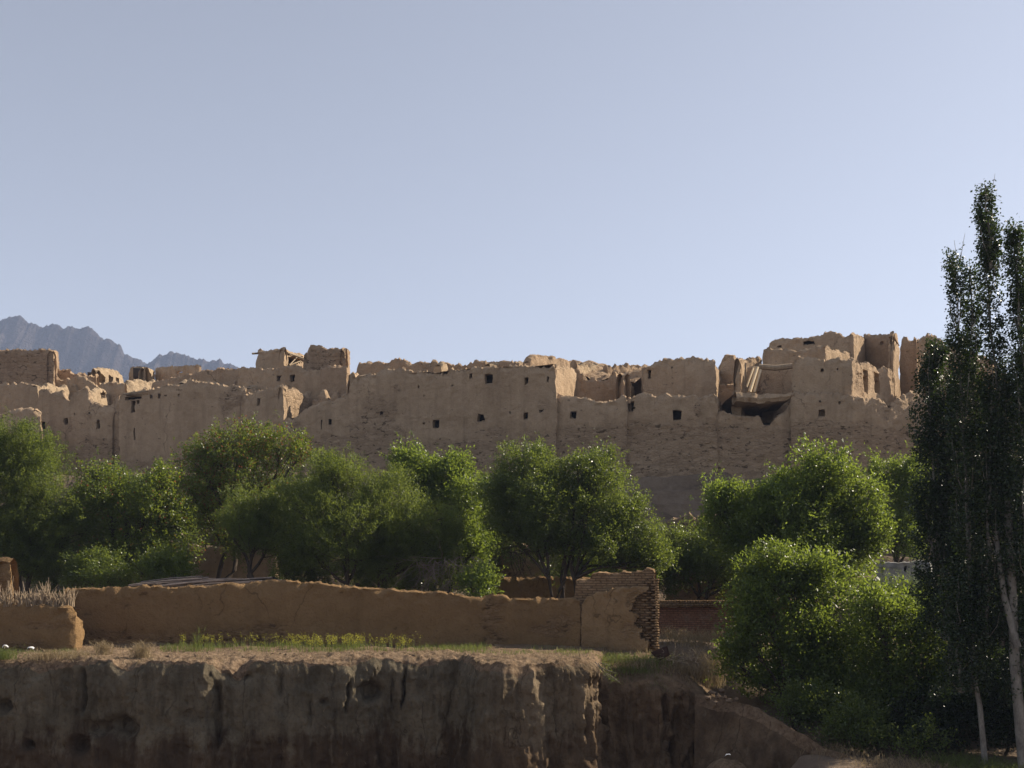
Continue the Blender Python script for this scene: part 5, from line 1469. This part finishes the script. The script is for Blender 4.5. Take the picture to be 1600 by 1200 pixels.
def weed(name, label, cat, px, Y, h, n, mat, seed, wide=0.3, blade=0.012, lean=0.5):
    rng = np.random.default_rng(seed)
    c = drop(np.array([[wx(px, Y), Y, 0.0]]))[0]
    mb = MB()
    P = c + np.stack([rng.normal(0, wide * .4, n), rng.normal(0, wide * .4, n), rng.uniform(0, h * .15, n)], 1)
    tips = blade_set(mb, P, h, blade, lean, rng)
    Q = P + (tips - P) * rng.uniform(.4, 1, (n, 1))
    blade_set(mb, Q, h * .35, blade, 0.9, rng)
    blade_set(mb, Q, h * .3, blade, 1.2, rng)
    return tag(mb.build(name, M[mat]), label, cat, "weeds on the bank edge")
weed("dry_weed", "small brown dead weed before the stone footing, left of two", "weed", 163, 34.0, 0.36, 160, "grass_dry", 501, 0.35)
weed("dry_weed", "purple-brown dead weed at the bank edge right of the other dead weed", "weed", 222, 33.2, 0.42, 200, "grass_dry", 502, 0.4)
weed("green_weed", "green weed tuft hanging on the bank edge at the far left", "weed", 5, 32.6, 0.28, 260, "grass_green", 503, 0.5)
weed("dry_weed", "brown tuft overhanging the bank edge below the earth stub", "weed", 70, 32.7, 0.24, 320, "grass_dry", 504, 0.6)
weed("dry_weed", "brown tuft overhanging the bank edge right of the earth stub", "weed", 112, 32.7, 0.22, 260, "grass_dry", 505, 0.7)
weed("tall_weed", "single tall grass stem standing above the green strip", "weed", 308, 35.6, 0.62, 26, "grass_green", 506, 0.2, lean=0.15)
weed("dry_weed", "pale fluffy dry shrub before the red brick wall", "weed", 1104, 38.5, 1.0, 520, "grass_dry", 507, 0.9, lean=0.35)
weed("dry_weed", "dry brush hanging over the right shoulder of the spur", "weed", 1076, 35.6, 0.45, 420, "grass_dry", 508, 1.0)
weed("green_weed", "dull green weeds on the grassy slope of the spur", "weed", 1020, 35.6, 0.25, 420, "grass_green", 509, 1.2)
weed("green_weed", "dark green weeds beside the cleft on the bank top", "weed", 962, 35.6, 0.25, 420, "grass_green", 510, 1.2)
weed("green_weed", "leafy weed on the gully bank under the low spreading tree", "weed", 1205, 33.4, 0.4, 300, "grass_green", 511, 0.9)
weed("dry_weed", "dry weed clinging to the lower gully bank", "weed", 1310, 31.6, 0.3, 300, "grass_dry", 512, 1.4)

weed("dry_weed", "dull straw tuft on the middle of the spur top", "weed", 1000, 35.3, 0.24, 420, "grass_dry", 513, 1.1)
weed("green_weed", "low green mat on the front lip of the spur", "weed", 985, 34.9, 0.2, 420, "grass_green", 514, 1.0)
weed("dry_weed", "brown weed on the right shoulder of the spur below the brush pile", "weed", 1066, 35.2, 0.26, 380, "grass_dry", 515, 0.9)
weed("dry_weed", "dry weed on the bare earth before the low red brick wall", "weed", 1078, 41.5, 0.50, 700, "grass_dry", 516, 2.2)

weed("dry_weed", "dry tangle on the gully floor at the bottom of the picture", "weed", 1400, 29.8, 0.28, 520, "grass_dry", 517, 1.6)
weed("green_weed", "dark green mat on the gully floor before the poplar stems", "weed", 1495, 30.2, 0.30, 600, "grass_green", 518, 1.5)
weed("green_weed", "dark green mat on the gully floor at the right picture edge", "weed", 1570, 29.6, 0.30, 600, "grass_green", 519, 1.5)

def extras():
    # cut leafy branch drooping over the cleft
    rng = np.random.default_rng(600)
    e = empty("cut_branch", W(935, 1036, 32.6), "cut branch with yellow-green leaves drooping over the cleft", "branch")
    wood, lf = MB(), MB()
    for (a, b, c, d) in ((930, 1034, 968, 1066), (935, 1036, 962, 1052), (940, 1042, 958, 1062), (938, 1036, 952, 1040)):
        p, q = W(a, b, 32.3), W(c, d, 31.7)
        pts = limb(wood, p, q, 0.018, 0.007, rng, 0.1, 9, 4)
        t = rng.uniform(0.1, 1, 55)
        L = np.stack([np.interp(t, np.linspace(0, 1, 9), pts[:, i]) for i in range(3)], 1) + rng.normal(0, 0.025, (55, 3))
        leaves(lf, L, np.tile((q - p) / np.linalg.norm(q - p), (55, 1)), dict(L=0.07, Wd=0.025), rng)
    wood.build("twig", M["greybark"], e); lf.build("foliage", M["grass_green"], e)
    # rusty sheet and brush pile on the spur
    mb = MB()
    v = [W(1017, 1020, 35.5), W(1030, 1033, 35.2), W(1046, 1024, 35.1), W(1042, 1010, 35.6)]
    v = np.array(v); th = np.array((0.02, 0.05, 0.02))
    mid = v.mean(0) + np.array((0, 0, -0.06))
    V = np.concatenate([v, [mid], v + th, [mid + th]])
    mb.add(V, [(0, 1, 6, 5), (1, 2, 7, 6), (2, 3, 8, 7), (3, 0, 5, 8)], [(0, 4, 1), (1, 4, 2), (2, 4, 3), (3, 4, 0), (5, 6, 9), (6, 7, 9), (7, 8, 9), (8, 5, 9)])
    tag(mb.build("metal_sheet", M["rust"]), "bent dark rusty sheet propped at the right end of the mud wall", "sheet")
    o = bare_twigs("brush_pile", "pile of dry pale sticks on the spur beside the rusty sheet", 1064, 1030, 35.4, 90, 0.50, 601, -0.15, "straw", 0.6)
    o["category"] = "brush pile"
    # clods and crumbs along the lip of the bank
    rng = random.Random(31)
    for i in range(46):
        px = rng.uniform(5, 925)
        c = drop(np.array([[wx(px, 33.2), rng.uniform(32.6, 34.6), 0.0]]))[0]
        if c[2] < -3.0: continue
        r = rng.choice((0.03, 0.035, 0.04, 0.05, 0.07))
        mb = MB(); stone(mb, c + np.array((0, 0, r * 0.3)), r, 800 + i)
        tag(mb.build("clod", M["rubble"], None, smooth=25), "small brown clod lying near the crumbling edge of the bank top", "clod", "clods along the bank edge")
    # stones along the wall foot
    spots = [(1022, 1001, 36.6, .13), (1030, 1006, 36.4, .10), (1018, 1008, 36.3, .09), (905, 1016, 35.8, .06), (1010, 1008, 36.2, .08),
             (1112, 1082, 33.6, .13), (1122, 1088, 33.4, .11), (1106, 1090, 33.2, .12), (1132, 1090, 33.3, .10), (1140, 1094, 33.2, .13), (1118, 1098, 33.0, .1), (1128, 1079, 33.9, .12), (1150, 1092, 33.4, .08), (1100, 1000, 39, .14), (1092, 1004, 38.6, .12)]
    labs = ["fallen brick lump touching the corner of the tall brick wall end", "fallen clod just right of the tall wall corner", "fallen clod below the tall wall corner", "single pale pebble on the grass before the wall crack", "small clod at the foot of the patchy plaster",
            "stone on the spur shoulder, leftmost of the upper rubble", "stone in the middle of the rubble over the gully", "lower left stone of the rubble over the gully", "upper right stone of the rubble over the gully", "larger stone at the head of the gully bank", "lowest stone of the rubble over the gully", "topmost stone of the rubble over the gully", "small stone, rightmost of the rubble over the gully", "larger clod beside the pale fluffy dry shrub", "smaller clod left of the pale fluffy dry shrub"]
    for i, (px, py, Y, r) in enumerate(spots):
        mb = MB()
        c = np.array((wx(px, Y), Y, 0.0))
        c = drop(c[None])[0]; c[2] += r * 0.35
        if i >= 5 and i < 13: c[2] = max(c[2], wz(py, Y))
        stone(mb, c, r, 700 + i)
        tag(mb.build("stone", M["rubble"], None, smooth=25), labs[i], "stone", "loose stones on the bank")
extras()

# ------------------------------------------------------------------ air
def make_haze():
    mb = MB()
    x0, x1, y0, y1, z0, z1 = -6000, 6000, -400, 8000, -22, 420
    v = [(x, y, z) for x in (x0, x1) for y in (y0, y1) for z in (z0, z1)]
    mb.add(v, [(0, 1, 3, 2), (4, 6, 7, 5), (0, 4, 5, 1), (2, 3, 7, 6), (0, 2, 6, 4), (1, 5, 7, 3)])
    m = bpy.data.materials.new("hazy_air")
    m.use_nodes = True
    nt = m.node_tree; nt.nodes.clear()
    out = nt.nodes.new("ShaderNodeOutputMaterial")
    pv = nt.nodes.new("ShaderNodeVolumePrincipled")
    pv.inputs["Color"].default_value = (0.55, 0.68, 1.0, 1)
    pv.inputs["Density"].default_value = 0.00027
    pv.inputs["Anisotropy"].default_value = 0.0
    nt.links.new(pv.outputs[0], out.inputs["Volume"])
    o = mb.build("haze", m)
    tag(o, "thin blue air haze over the valley", "haze", kind="stuff")
make_haze()
